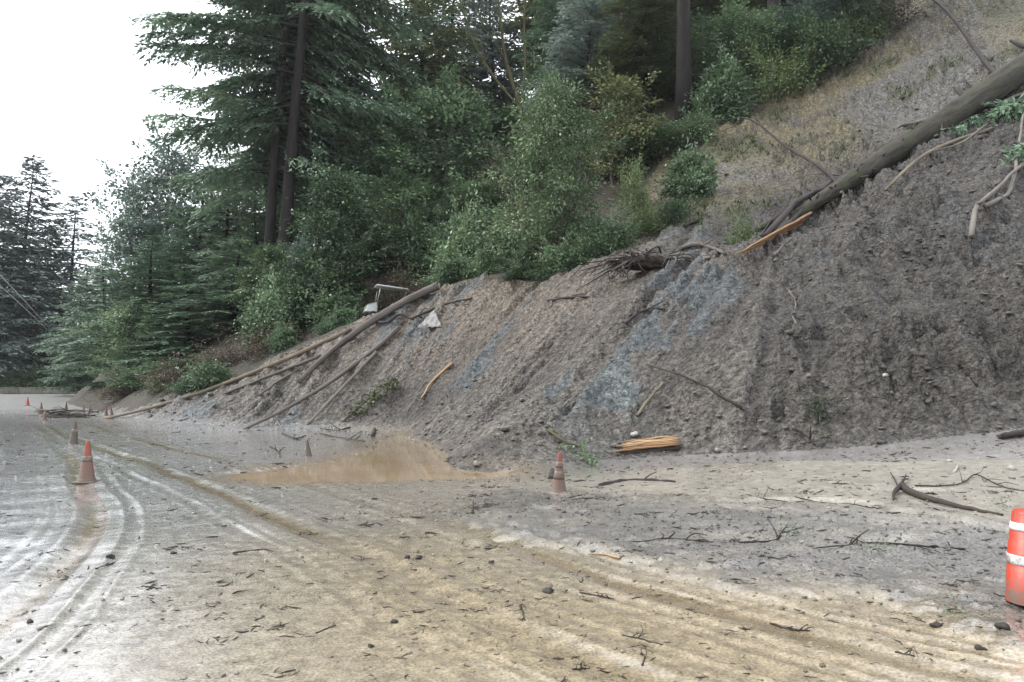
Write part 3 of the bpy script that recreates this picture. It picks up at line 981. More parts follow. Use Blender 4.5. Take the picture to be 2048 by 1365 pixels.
def bare_tree(seed, H, r0, bark='bark_moss'):
    rng = np.random.default_rng(seed)
    mb = MB()
    def grow(p, d, L, r, depth):
        q = [p]
        for k in range(4):
            d = d + rng.normal(0, .10, 3) + np.array([0, 0, .04])
            d /= np.linalg.norm(d)
            q.append(q[-1] + d * L / 4)
        mb.tube(np.array(q), np.linspace(r, r * .62, 5), 6 if depth < 2 else 4, .12, seed, cap=False)
        if depth == 5: return
        for _ in range(2 if depth < 4 else 3):
            dd = d + rng.normal(0, .42, 3) * (1 + .15 * depth)
            dd /= np.linalg.norm(dd)
            grow(q[-1], dd, L * (.62 + .2 * rng.random()), r * .58, depth + 1)
        if depth > 0:
            dd = d + rng.normal(0, .7, 3); dd /= np.linalg.norm(dd)
            grow(q[2], dd, L * .5, r * .38, min(5, depth + 2))
    grow(np.array([0, 0, -.8]), np.array([.05, 0, 1.0]), H * .32, r0, 0)
    return mb.mesh('trunk', M[bark]), None, H, H * .3

PROTO = {
 'redwood_a': conifer(11, 42, 8.4, .36, .19, 165, -.05, .40, -.10, 'dome', .36, .115, .21, .105, 'redwood_leaf', side_e=-.20, lean=(1.6, 0), clear=.92),
 'redwood_b': conifer(12, 44, 7.2, .44, .24, 140, -.12, .38, -.12, 'dome', .36, .115, .21, .105, 'redwood_leaf', side_e=-.18, lean=(1.9, 0), clear=.92),
 'tall_bare': conifer(13, 40, 4.6, .52, .42, 80, -.25, .3, -.15, 'dome', .46, .17, .28, .17, 'olive_leaf', bare=.1),
 'fir_a': conifer(21, 24, 4.2, .24, .06, 125, -.18, .55, -.14, 'cone', .34, .12, .21, .12, 'fir_leaf'),
 'fir_b': conifer(22, 26, 4.6, .26, .10, 120, -.30, .40, -.10, 'round', .36, .125, .22, .12, 'redwood_leaf', hang=.4),
 'fir_c': conifer(23, 30, 5.2, .30, .15, 120, -.28, .40, -.12, 'round', .46, .17, .27, .16, 'olive_leaf', hang=.35),
 'spire_a': conifer(31, 31, 4.6, .30, .10, 190, -.25, .30, .05, 'full', .52, .18, .28, .16, 'far_leaf', hang=.22),
 'spire_b': conifer(32, 30, 4.0, .26, .12, 150, -.20, .28, .06, 'full', .5, .17, .30, .17, 'far_leaf', hang=.2),
 'oak_a': broadleaf(41, 12, 4.0, .22, 13, 22, 62, .26, .14, .12, 'oak_leaf'),
 'oak_b': broadleaf(42, 14, 3.8, .22, 14, 21, 60, .26, .14, .08, 'oak_leaf', droop=.5),
 'blue_oak': broadleaf(43, 14, 4.2, .22, 13, 22, 60, .26, .15, .14, 'blue_leaf'),
 'bay': broadleaf(44, 11, 3.4, .16, 14, 22, 92, .20, .09, .03, 'bay_leaf', stems=3, clump=.7, droop=.45),
 'alder': broadleaf(45, 9.5, 2.5, .12, 12, 22, 80, .18, .115, .08, 'bay_leaf', stems=2, clump=.68),
 'olive_tree': broadleaf(46, 11, 3.4, .16, 12, 20, 60, .25, .13, .06, 'olive_leaf', stems=2),
 'shrub_a': broadleaf(51, 2.2, 1.6, .05, 8, 14, 50, .15, .085, .05, 'bay_leaf', stems=4, clump=1.0),
 'shrub_b': broadleaf(52, 1.9, 1.5, .05, 8, 14, 48, .14, .06, .05, 'bright_leaf', stems=4, clump=1.0),
 'shrub_c': broadleaf(53, 2.1, 1.5, .05, 8, 16, 55, .16, .09, .03, 'oak_leaf', stems=4, clump=.95),
 'shrub_d': broadleaf(54, 1.6, 1.5, .04, 7, 12, 45, .13, .05, .03, 'dead_leaf', stems=5, clump=1.1),
 'mossy': bare_tree(67, 19, .15),
}

def plant(proto, name, px, Y, top=None, wpx=None, label=None, cat='tree', group=None, base_py=None, rz=None, sink=.25, H=None, mat=None, rng=random.Random(5)):
    """stand a tree at the ground below photograph column px at depth Y, tall enough to reach row 'top'"""
    tm, cm, h0, r0 = PROTO[proto]
    if base_py is not None:
        p = at(px, base_py, Y)
    else:
        p = at(px, 700, Y)
        p[2] = float(height(p[0], p[1])[0]) - sink
    if H is None:
        H = at(px, top, Y)[2] - p[2]
    sz = H / h0
    sx = sz if wpx is None else (wpx * .5 * Y / FPX) / r0 * (1.22 if cat == 'tree' else 1.1)
    root = empty(name, p, rng.random() * 6.283 if rz is None else rz)
    root.scale = (sx, sx, sz)
    tag(root, label, cat, group)
    link('trunk', tm, root)
    if cm is not None:
        o = link('crown', cm, root)
        if mat:
            o.material_slots[0].link = 'OBJECT'
            o.material_slots[0].material = M[mat]
    return root
# ------------------------------------------------------------------ the wood
T = plant
# beyond the bend, far side of the road
T('spire_a', 'conifer', 45, 95, 312, 190, 'tall pointed conifer beyond the road bend, tallest against the white sky')
T('spire_a', 'conifer', -22, 90, 350, 210, 'tall grey green conifer beyond the bend, cut by the photo edge', rz=2.0)
T('spire_b', 'conifer', 140, 100, 392, 165, 'thin open conifer beyond the bend, standing nearest the sky gap')
T('spire_b', 'conifer', 92, 112, 455, 140, 'short open conifer between the two tall pointed conifers')
for px, Y, top, w in ((10, 88, 500, 130), (62, 90, 520, 130), (112, 93, 560, 120), (158, 98, 585, 90), (-45, 86, 470, 150), (185, 105, 560, 120), (30, 104, 470, 150)):
    T('fir_b', 'conifer', px, Y, top, w, 'dark conifer in the low wood behind the roadside barrier', group='dark conifers behind the roadside barrier', mat='far_leaf')
for px, Y in ((15, 86), (70, 87), (120, 89), (150, 90)):
    T('shrub_c', 'shrub', px, Y, None, 70, 'low dark shrub behind the roadside barrier', 'shrub', 'shrubs behind the roadside barrier', H=2.6)

# wood at the inside of the bend
T('blue_oak', 'broadleaf_tree', 335, 72, 282, 215, 'bluish green broadleaf tree with round top against the white sky')
T('oak_b', 'broadleaf_tree', 262, 66, 372, 150, 'darker broadleaf tree below the round bluish one, at the sky edge', mat='blue_leaf')
T('fir_a', 'conifer', 400, 58, 330, 210, 'bushy mid green conifer in front of the round bluish tree')
T('fir_c', 'conifer', 450, 55, 250, 130, 'slim conifer with bare dark trunk showing beside the big redwoods', mat='redwood_leaf')
T('fir_a', 'conifer', 300, 52, 470, 230, 'broad green conifer overhanging the road at the bend', rz=1.2)
T('fir_b', 'conifer', 205, 60, 520, 170, 'dark conifer with black trunks showing above the road end', rz=4.0)
T('fir_b', 'conifer', 160, 70, 560, 120, 'pale green conifer leaning over the road at the bend', mat='fir_leaf')
T('fir_a', 'conifer', 372, 46, 530, 190, 'drooping green conifer above the pale roadside shrubs', rz=2.2)
T('fir_b', 'conifer', 470, 44, 470, 190, 'dark drooping conifer just behind the long thin log', rz=.6)
T('oak_b', 'broadleaf_tree', 255, 48, 600, 130, 'small dark broadleaf tree on the bank at the bend')
T('fir_a', 'conifer', 505, 52, 400, 150, 'green young conifer standing below the twin redwood trunks', rz=3.1)
T('alder', 'broadleaf_tree', 662, 39.5, 340, 165, 'light green leafy young tree beside the redwood trunks')
T('blue_oak', 'broadleaf_tree', 622, 40.5, 470, 100, 'small bluish leaved tree against the light green one')
T('olive_tree', 'broadleaf_tree', 548, 41, 492, 150, 'yellow green tree hanging over the long thin log', mat='bay_leaf')
# the two big redwoods
T('redwood_a', 'redwood_tree', 530, 47, H=42, label='redwood with the thinner of the twin trunks and wide spreading boughs', rz=0.0)
T('redwood_b', 'redwood_tree', 560, 46, H=44, label='redwood with the thicker of the twin bare trunks', rz=0.2)
# middle of the wood
T('oak_b', 'broadleaf_tree', 775, 50, 190, 190, 'dark broadleaf tree next to the redwood boughs')
T('fir_b', 'conifer', 690, 58, 170, 210, 'dark conifer behind the light green young tree')
T('oak_a', 'broadleaf_tree', 890, 48, 165, 240, 'rounded dark green tree in the middle of the wood')
T('oak_b', 'broadleaf_tree', 800, 44, 345, 190, 'dark leafy tree above the white cart', rz=2.2)
T('oak_a', 'broadleaf_tree', 945, 43, 370, 180, 'dark tree with pale trunk between rounded tree and bay', rz=4.4)
T('fir_c', 'conifer', 835, 66, -90, 250, 'tall olive conifer with sky showing through, behind the rounded tree')
T('spire_b', 'conifer', 985, 76, -60, 150, 'open lacy conifer behind the mossy forked tree')
def mossy_tree():
    Y = 48.0
    b = at(1047, 300, Y)
    root = empty('mossy_tree', b)
    tag(root, 'bare forked tree with mossy yellow green limbs against the sky gap', 'tree')
    rng = np.random.default_rng(4)
    def limb(name, pix, r0, r1, dy, n=14, tw=0):
        P = np.array([at(px, py, Y + d) for (px, py), d in zip(pix, dy)]) - b
        Q = spline(P, n)
        o = MB().tube(Q, np.linspace(r0, r1, n), 8, .15, len(pix) + int(pix[0][0])).build(name, M['bark_moss'], root)
        for k in range(tw):
            i = int(rng.integers(4, n - 1))
            d = Q[i] - Q[i - 1]; d = d / np.linalg.norm(d) + rng.normal(0, .6, 3); d /= np.linalg.norm(d)
            l = .6 + 1.6 * rng.random()
            MB().tube(spline(np.array([Q[i], Q[i] + d * l * .5 + rng.normal(0, .1, 3), Q[i] + d * l + rng.normal(0, .2, 3) + np.array([0, 0, .25])]), 6), np.linspace(.035, .01, 6), 4, .1, k).build('twig', M['bark_moss'], o)
    limb('trunk', [(1047, 420), (1045, 300), (1040, 220), (1030, 178)], .20, .15, (0, 0, 0, 0))
    limb('branch', [(1032, 190), (1012, 120), (1002, 50), (992, -40)], .13, .06, (0, -.3, -.5, -.8), 16, 9)
    limb('branch', [(1038, 215), (985, 150), (945, 80), (920, 0)], .10, .04, (0, .5, .8, 1.2), 16, 9)
    limb('branch', [(1040, 220), (1050, 130), (1048, 40), (1056, -40)], .10, .05, (0, .4, .6, .8), 16, 9)
    limb('branch', [(1012, 120), (980, 70), (965, 20)], .05, .02, (-.3, -1, -1.5), 12, 6)
mossy_tree()
T('bay', 'broadleaf_tree', 1105, 31.5, 160, 205, 'light green bay tree standing just behind the slide crest')
T('olive_tree', 'broadleaf_tree', 1235, 40, 165, 185, 'olive brown leaved tree between the bay and the bare scarp')
T('fir_a', 'conifer', 1185, 56, -70, 210, 'bluish conifer rising behind the bay tree', mat='far_leaf')
T('fir_b', 'conifer', 1110, 62, -40, 130, 'grey green conifer beside the mossy forked tree', rz=1.9, mat='fir_leaf')
T('fir_c', 'conifer', 1295, 50, -90, 190, 'yellow green conifer next to the thick reddish trunk', rz=2.5)
T('tall_bare', 'redwood_tree', 1374, 46, H=40, label='redwood with thick reddish trunk at the top of the scarp')
T('tall_bare', 'redwood_tree', 1564, 52, H=38, label='slender dark trunked redwood behind the scarp shrubs', rz=2.0)
T('tall_bare', 'redwood_tree', 1258, 58, H=36, label='dark redwood trunk half hidden behind the olive brown tree', rz=4.0)
T('fir_c', 'conifer', 1450, 58, -60, 210, 'olive conifer between the two redwood trunks on the scarp', rz=5.0)
T('oak_a', 'broadleaf_tree', 1480, 48, 30, 180, 'green leafy tree filling the gap between the scarp redwoods')
T('oak_b', 'broadleaf_tree', 1322, 41, 262, 150, 'dark bushy tree at the edge of the bare scarp', rz=1.0)
T('blue_oak', 'broadleaf_tree', 1690, 47, -20, 200, 'bluish green leafy tree overhanging the top of the scarp')
T('bay', 'broadleaf_tree', 1620, 46.5, 40, 150, 'bright green leafy tree beside the overhanging one')
for i, (px, Y, top, w, pr) in enumerate(((640, 74, -60, 230, 'fir_b'), (925, 72, 190, 200, 'fir_b'), (1010, 84, 250, 200, 'oak_b'), (1140, 76, -80, 240, 'fir_c'), (1240, 70, -90, 220, 'fir_b'),
                                (1350, 66, -90, 230, 'fir_b'), (1420, 74, -80, 220, 'fir_a'), (1530, 66, -60, 200, 'fir_c'), (1640, 62, -60, 220, 'fir_b'), (1740, 60, -60, 200, 'oak_a'), (560, 70, 190, 200, 'fir_b'), (470, 78, 300, 180, 'fir_b'),
                                (880, 60, 250, 220, 'oak_b'), (740, 62, 280, 220, 'oak_a'), (1040, 58, 260, 200, 'oak_a'), (850, 54, 400, 240, 'oak_a'), (680, 52, 420, 220, 'oak_b'), (1010, 50, 400, 220, 'oak_b'), (580, 54, 430, 200, 'oak_a'), (430, 62, 420, 200, 'fir_a'), (340, 62, 470, 190, 'fir_b'), (260, 68, 500, 180, 'fir_a'), (1190, 46, 330, 220, 'oak_b'), (1120, 48, 300, 200, 'oak_a'), (1400, 56, 90, 220, 'oak_a'), (1290, 54, 160, 220, 'oak_b'), (1530, 54, 60, 200, 'oak_b'), (900, 78, -110, 220, 'fir_b'))):
    T(pr, 'forest_tree', px, Y, top, w, 'tall conifer deep in the wood, mostly hidden by nearer trees' if pr[:3] == 'fir' else 'dark broadleaf tree deep in the wood, mostly hidden by nearer trees', group='dark trees deep in the wood')
# shrubs
for pr, px, Y, top, w, lab in (
    ('shrub_a', 330, 41.5, 728, 130, 'pale green bushy shrub beside the long thin log'),
    ('shrub_a', 372, 40, 722, 110, 'brighter green shrub between the bank and the long thin log'),
    ('shrub_d', 245, 44, 775, 110, 'dry brown bush on the bare bank at the bend'),
    ('shrub_c', 212, 52, 765, 90, 'dark bush at the foot of the bank by the road bend'),
    ('shrub_c', 285, 43, 748, 110, 'dark green shrub low on the bank at the bend'),
    ('shrub_d', 455, 37.5, 700, 150, 'brownish low shrub along the top of the bank'),
    ('shrub_d', 560, 36.5, 660, 150, 'dry brown brush above the fallen logs'),
    ('shrub_c', 680, 37.5, 600, 110, 'dark shrub beside the white cart'),
    ('shrub_c', 905, 36, 545, 120, 'low green shrub at the slide crest behind the thick log'),
    ('shrub_d', 800, 38.5, 560, 130, 'dry brown brush behind the white cart'),
    ('shrub_c', 1380, 32.5, 322, 108, 'round dark green bush alone on the bare scarp'),
    ('shrub_a', 1350, 30, 408, 66, 'small leafy bush below the round dark one'),
    ('shrub_b', 1300, 30.5, 425, 80, 'yellow green tuft on the scarp above the root mass'),
    ('shrub_b', 1268, 34, 350, 62, 'bright yellow green bush at the edge of the wood'),
    ('shrub_b', 1560, 43.8, 122, 120, 'bright green shrub on the lip of the scarp'),
    ('shrub_a', 1660, 44.5, 70, 150, 'green shrub hanging over the lip of the scarp'),
    ('shrub_d', 1790, 46, 10, 130, 'brown tangle of brush and roots overhanging the scarp'),
    ('shrub_c', 1450, 43.5, 150, 130, 'dark shrub on the lip of the scarp near the thick trunk'),
    ('shrub_a', 1395, 40, 235, 90, 'grey green bush under the thick reddish trunk'),
    ('shrub_b', 1740, 45.5, 30, 130, 'yellowish shrub beside the overhanging brush'),
    ('shrub_b', 1490, 25.6, 452, 70, 'small white flowered leafy plant at the broken log end')):
    T(pr, 'shrub', px, Y, top, w, lab, 'shrub')
EW = np.array([e[:2] for e in EDGE])
rs = random.Random(19)
def along(t):
    i = min(int(t), len(EW) - 2)
    return EW[i] + (EW[i + 1] - EW[i]) * (t - i), EW[i + 1] - EW[i]
for k in range(28):
    q, dq = along(lerp(.7, 8.0, (k + rs.random() * .8) / 28))
    nrm = np.array([-dq[1], dq[0]]) / np.hypot(*dq)
    q = q + nrm * rs.uniform(.5, 2.6)
    px = CX + q[0] / q[1] * FPX * 1.0
    if 715 < px < 830: continue
    kd = rs.choice(['shrub_c', 'shrub_d', 'shrub_d', 'shrub_c', 'shrub_a'])
    T(kd, 'shrub', px, q[1], None, rs.uniform(55, 105), {'shrub_c': 'low dark green bush along the top edge of the slide', 'shrub_d': 'low dry brown bush along the top edge of the slide', 'shrub_a': 'low pale green bush along the top edge of the slide'}[kd], 'shrub', 'bushes along the edge of the slide', H=rs.uniform(.6, 1.5))
rs = random.Random(9)
for k in range(26):
    px = rs.uniform(540, 1330); Y = lerp(37.5, 50, rs.random() ** 1.6)
    if px > 1150: Y += 3
    if 690 < px < 860 and Y < 42: continue
    kd = rs.choice(['shrub_c', 'shrub_a', 'shrub_d', 'shrub_c'])
    T(kd, 'shrub', px, Y, None, rs.uniform(80, 140), {'shrub_c': 'dark green undergrowth bush among the tree trunks', 'shrub_d': 'dry brown undergrowth bush among the tree trunks', 'shrub_a': 'pale green undergrowth bush among the tree trunks'}[kd], 'shrub', 'undergrowth bushes among the trunks', H=rs.uniform(1.6, 3.4))
# ------------------------------------------------------------------ fallen wood, cones, debris
def ray(px, py):
    a, b = (px - CX) / FPX, (CY - py) / FPX
    d = np.array([a, math.cos(PITCH) - b * math.sin(PITCH), math.sin(PITCH) + b * math.cos(PITCH)])
    return d / np.linalg.norm(d)

def lay(pts, r, up=None):
    """points on the land below photograph pixels, lifted towards the viewer so that a round piece of radius r rests there;
    'up' lifts single points higher (a branch sticking out)"""
    out = []
    for i, (px, py) in enumerate(pts):
        rr = r[i] if hasattr(r, '__len__') else r
        p = hit(px, py) - ray(px, py) * rr * .7
        if up is not None:
            p = p - ray(px, py) * up[i]
        out.append(p)
    return np.array(out)

def branch_thing(name, label, pts, r0, r1, mat, up=None, n=14, sides=6, rough=.18, cat='branch', group=None, twigs=0, seed=1, flat=1.0, twig_len=.35, straight=0):
    """one loose stick, root or branch lying on the land; side twigs are its parts"""
    rng = np.random.default_rng(seed)
    A = lay(pts, max(r0, r1), up)
    if straight and len(A) > 2:                       # a stiff piece: one even curve through where it rests
        t = np.concatenate([[0], np.cumsum(np.linalg.norm(np.diff(A, axis=0), axis=1))])
        cf = [np.polyfit(t, A[:, q], straight) for q in range(3)]
        tt = np.linspace(0, t[-1], n)
        P = np.stack([np.polyval(q, tt) for q in cf], 1)
    else:
        P = spline(A, n)
    org = P[0].copy()
    P = P - org
    P[1:-1] += rng.normal(0, r0 * (.25 if not straight else .06), (n - 2, 3))
    root = MB().tube(P, np.linspace(r0, r1, n), sides, rough, seed, flat=flat).build(name, M[mat])
    root.location = org
    tag(root, label, cat, group)
    for k in range(twigs):
        t = rng.integers(int(n * .25), n - 1)
        d = P[min(t + 1, n - 1)] - P[t - 1]
        d /= np.linalg.norm(d) + 1e-9
        d = d + rng.normal(0, .55, 3) + np.array([0, 0, .25])
        d /= np.linalg.norm(d)
        L = twig_len * (.5 + rng.random())
        q = np.array([P[t], P[t] + d * L * .5 + rng.normal(0, .02, 3), P[t] + d * L + rng.normal(0, .05, 3) - np.array([0, 0, .04])])
        MB().tube(spline(q, 5), np.linspace(r1 * .9, r1 * .35, 5), 4, 0, cap=False).build('twig', M[mat], root)
    return root

# --- the big fallen fir across the upper slope
def fallen_fir():
    ctl = [(1588, 452), (1660, 402), (1750, 345), (1900, 250), (2048, 165), (2230, 60)]
    rr = np.array([.20, .28, .38, .50, .60, .70])
    C0 = lay(ctl, rr) + np.array([0, -.22, .20])       # propped on its stubs, clear of the mud
    n = 110
    P = spline(C0, n)
    rad_ = np.interp(np.linspace(0, 5, n), np.arange(6), rr)
    root = empty('fallen_tree', C0[0])
    tag(root, 'big fallen fir trunk with broken end lying down the upper slope', 'fallen tree')
    o = C0[0]
    MB().tube(P - o, rad_, 30, .09, 4).build('trunk', M['bark_fir'], root)
    # the split end, orange inside
    E = lay([(1466, 524), (1530, 487), (1612, 440)], .12) - o
    Q = spline([E[0], E[1], E[2]], 12)
    mb = MB()
    rng = np.random.default_rng(3)
    side = np.array([.12, -.30, .28])
    for k in range(7):
        a = k / 6 - .5
        s = int(rng.integers(0, 3))
        q = Q[s:] + side * a * np.linspace(.25, 1.35, 12 - s)[:, None] + rng.normal(0, .012, (12 - s, 3))
        mb.tube(q, np.linspace(.012, .085, 12 - s), 5, .25, k, flat=.7)
    mb.build('split_wood', M['split'], root)
    strip = Q + np.array([.05, .20, .17]) * np.linspace(.2, 1, 12)[:, None]
    MB().tube(strip, np.linspace(.02, .14, 12), 7, .3, 2, flat=.5).build('bark_strip', M['bark_fir'], root)
    def br(pix, up, r0, r1, n=12, tip=None):
        p = lay(pix, r0, up) - o
        MB().tube(spline(p, n), np.linspace(r0, r1, n), 7, .1, 5).build('branch', M[tip or 'log_dark'], root)
    br([(1690, 385), (1640, 338), (1570, 298), (1500, 262), (1440, 246)], (.25, 1.2, 2.2, 3.2, 3.8), .085, .028, 20)
    br([(1440, 246), (1380, 242), (1310, 256), (1255, 280)], (3.8, 4.0, 4.0, 3.6), .03, .01, 14)
    br([(1470, 254), (1440, 268), (1425, 275)], (3.5, 3.5, 3.5), .014, .006, 6)
    br([(2002, 178), (1960, 118), (1905, 50), (1858, -4)], (.3, 1.0, 1.8, 2.4), .125, .075, 10)
    br([(1937, 210), (1909, 184)], (.3, .7), .085, .075, 4)
    br([(1955, 196), (1945, 178), (1922, 156)], (.3, .6, .9), .065, .035, 6)
    br([(2075, 108), (2046, 96), (2022, 82)], (.4, .8, 1.0), .10, .085, 5)
    br([(1985, 172), (2012, 150)], (.3, .6), .04, .015, 4)
    br([(1680, 362), (1640, 358), (1602, 358)], (.2, .6, .8), .035, .015, 6, 'log_mud')
    rs_ = np.random.default_rng(8)
    for k in range(16):
        i = int(rs_.integers(8, n - 25))
        dr = np.array([rs_.normal(-.2, .5), -.7, rs_.normal(.35, .5)]); dr /= np.linalg.norm(dr)
        b0 = P[i] - o + dr * rad_[i] * .85
        l = .12 + .35 * rs_.random() ** 2
        MB().tube(np.array([b0, b0 + dr * l * .6, b0 + dr * l + rs_.normal(0, .04, 3)]), [.045, .035, .02], 6, .2, k).build('stub', M['log_dark'], root)
    for px, py in ((1806, 300), (1998, 190), (1712, 362), (2040, 185)):
        p = lay([(px, py)], .45)[0] - o
        MB().tube(np.array([p, p - ray(px, py) * .22 + np.array([0, 0, .02])]), [.085, .06], 8, .2, px).build('knot', M['split_pale'], root)
fallen_fir()

# dark split logs tucked behind the fir
for k, (a, b, c, r, lab) in enumerate((((1512, 468), (1600, 408), (1700, 348), .13, 'dark wet log tucked behind the fallen fir, uppermost of three'),
                                  ((1530, 480), (1610, 424), (1690, 372), .11, 'dark wet log tucked behind the fallen fir, middle of three'),
                                  ((1552, 470), (1620, 430), (1672, 392), .10, 'dark wet log lying against the fallen fir, lowest of three'))):
    branch_thing('split_log', lab, [a, b, c], r * .8, r, 'log_dark', (.15, .15, .15), 12, 8, .35, 'log', 'dark logs behind the fir', seed=k + 40)
branch_thing('thin_branch', 'thin upright broken branch at the split end of the fir', [(1522, 478), (1545, 440), (1565, 402)], .03, .012, 'log_dark', (.3, .7, 1.0), seed=7)
branch_thing('pole', 'long straight pale pole lying below the fallen fir', [(1770, 402), (1860, 340), (1985, 262)], .05, .075, 'log_pale', (.05, .1, .2), 12, 7, .08, 'pole')
branch_thing('pole', 'thin grey pole beside the long pale one below the fir', [(1860, 325), (1920, 292), (1975, 255)], .03, .04, 'twig_grey', (.1, .2, .3), 10, 6, .08, 'pole')
branch_thing('branch', 'pale grey forked branch standing out of the mud, near the photo edge', [(1944, 488), (1952, 440), (1966, 402), (1992, 380), (2050, 336), (2110, 300)], .075, .035, 'twig_grey', (.1, .35, .5, .55, .6, .6), 18, 8, .12, twigs=2, seed=12)
branch_thing('branch', 'second pale grey branch crossing the forked one', [(1972, 428), (2018, 388), (2032, 340), (2044, 262), (2060, 200)], .07, .03, 'twig_grey', (.2, .35, .45, .6, .7), 16, 8, .12, seed=13)
branch_thing('broken_wood', 'pale and red broken chunk of wood above the fallen fir', [(1786, 262), (1815, 250), (1850, 246), (1876, 248)], .07, .13, 'log_mud', (.15, .2, .2, .2), 10, 7, .5, 'wood', twigs=2, seed=14)
branch_thing('branch', 'pale stripped branch lying under the fir near the photo edge', [(2000, 210), (2040, 192), (2100, 175)], .06, .09, 'twig_grey', (.1, .2, .2), 8, 7, .2, seed=15)

# green bough of needles hanging below the fir
def bough(name, label, px, py, px2, py2, up, n, L, mat, seed, cat='bough', leaf=.34, w=.11, spread=.5, droop=.7, stem=.045):
    rng = np.random.default_rng(seed)
    A = lay([(px, py), (px2, py2)], .05, up)
    root = empty(name, A[0])
    tag(root, label, cat)
    P = spline(np.array([A[0], (A[0] + A[1]) / 2 + np.array([0, -.1, .12]) * min(1, L), A[1]]), 10) - A[0]
    MB().tube(P, np.linspace(stem, stem * .3, 10), 6, .1).build('stem', M['twig'], root)
    parts = []
    for k in range(n):
        b = P[rng.integers(1, 10)] + rng.normal(0, .05, 3)
        d = np.array([rng.normal(0, spread), rng.normal(-.2, spread * .6), -droop + rng.normal(0, .35)])
        d /= np.linalg.norm(d)
        l = L * (.5 + rng.random() * .8)
        m = int(l / .035)
        u = np.linspace(.05, 1, m)[:, None]
        q = b + d * l * u
        q[:, 2] -= (.15 * (u[:, 0] * l) ** 2)
        D = d + rng.normal(0, .5, (m, 3))
        parts.append(leaves(q, D, rng.normal(0, .6, (m, 3)) + np.array([0, -.6, .8]), leaf * (.5 + .6 * rng.random(m)), w * (.6 + .6 * rng.random(m)), .3 + .4 * rng.random() + rng.normal(0, .14, m)))
    link('foliage', leaf_mesh('foliage', parts, M[mat]), root)
    return root
bough('fir_bough', 'drooping dark green fir bough hanging under the fallen fir', 1990, 215, 2075, 225, (.6, .5), 70, 1.5, 'fir_leaf', 3)
bough('fir_bough', 'small green fir spray lying along the underside of the fir', 1960, 235, 1905, 268, (.4, .3), 26, .45, 'fir_leaf', 4, leaf=.22, w=.08)
bough('fir_bough', 'lower green bough trailing over the mud below the hanging one', 2030, 300, 2060, 330, (.4, .4), 40, .9, 'fir_leaf', 5)
bough('leafy_branch', 'pale green leafy branch lying down the slide beside the logs', 690, 845, 790, 770, (.15, .15), 60, .32, 'gravel_leaf', 6, leaf=.16, w=.09, droop=.2, stem=.03)
bough('leafy_branch', 'small green leafy branch on the mud beside the striped cone', 1150, 900, 1190, 930, (.15, .1), 30, .28, 'bay_leaf', 7, leaf=.10, w=.045, droop=.3, stem=.012)
M['fern_leaf'] = leaf_mat('leaf_fern', (.02, .028, .018), (.10, .12, .06))
bough('fern', 'dark fern hanging in a hollow low on the slide', 1628, 808, 1640, 815, (.25, .2), 24, .5, 'fern_leaf', 8, 'fern', leaf=.16, w=.03, spread=.45, droop=.9, stem=.02)
bough('weed', 'green weeds at the foot of the slide below the fern', 1640, 880, 1660, 886, (.06, .06), 14, .16, 'gravel_leaf', 9, 'weed', leaf=.07, w=.03, droop=-.2, stem=.012)
for i, (px, py, s, lab) in enumerate(((1745, 1104, .22, 'green needle sprig lying on the gravel, larger of two by the long twig'), (1565, 1068, .14, 'small green needle sprig at the end of the forked twig'),
                                  (1990, 1010, .13, 'green sprig behind the orange channelizer'), (1400, 1232, .0, ''), (1895, 1222, .09, 'tiny green sprig on the gravel below the long twig'))):
    if s:
        bough('needle_sprig', lab, px, py, px + 26, py + 3, (.02, .02), 16, s, 'bay_leaf', 20 + i, 'sprig', leaf=.055, w=.016, droop=-.05, stem=.006)

# --- logs on the near flank of the slide
branch_thing('log', 'long thin pale log along the edge of the slide down to the road', [(205, 838), (300, 825), (400, 795), (540, 738), (640, 695), (700, 672)], .07, .10, 'log_pale', (.05, .1, .2, .25, .25, .2), 26, 9, .06, 'log', seed=21, straight=2)
branch_thing('log', 'thick muddy log with root end running up to the slide crest', [(600, 768), (645, 722), (690, 684), (760, 640), (820, 606), (872, 580)], .11, .18, 'log_mud', (.1, .2, .25, .3, .35, .4), 26, 12, .12, 'log', twigs=3, seed=22, twig_len=.6, straight=2)
branch_thing('log', 'muddy slab like log with hollow dark underside at the slide foot', [(470, 858), (545, 846), (600, 812), (660, 765), (730, 710), (800, 664)], .05, .14, 'log_mud', (.05, .35, .5, .45, .35, .2), 26, 10, .12, 'log', seed=23, flat=.8, straight=2)
branch_thing('log', 'thin muddy pole lying between the long thin log and the slab like log', [(395, 808), (480, 780), (560, 746), (640, 712)], .06, .08, 'log_mud', (.05, .1, .1, .1), 16, 7, .1, 'log', seed=24, straight=1)
branch_thing('log', 'pale muddy pole in the streaked mud right of the slab like log', [(612, 850), (680, 790), (752, 722)], .05, .07, 'twig_grey', (.02, .08, .08), 14, 7, .15, 'log', seed=25, straight=1)
branch_thing('log', 'short muddy stick buried beside the thick muddy log', [(520, 806), (560, 770), (602, 742)], .05, .05, 'log_mud', (.05, .08, .06), 10, 6, .15, 'log', seed=26)
branch_thing('branch', 'dark crooked branch sticking out of the thick log towards the grey sheet', [(745, 648), (775, 648), (800, 640), (822, 646), (838, 640), (870, 618)], .06, .05, 'log_dark', (.3, .3, .3, .25, .2, .15), 16, 7, .2, twigs=2, seed=27)
branch_thing('branch', 'dark branch lying behind the grey sheet at the slide crest', [(890, 622), (912, 606), (945, 600)], .05, .03, 'log_dark', (.1, .15, .12), 10, 6, .2, twigs=1, seed=28)
branch_thing('root_stump', 'pale broken root end at the top of the thick muddy log', [(845, 590), (862, 577), (882, 572)], .16, .07, 'log_mud', (.4, .5, .5), 8, 8, .5, 'stump', twigs=5, seed=29, twig_len=.5)
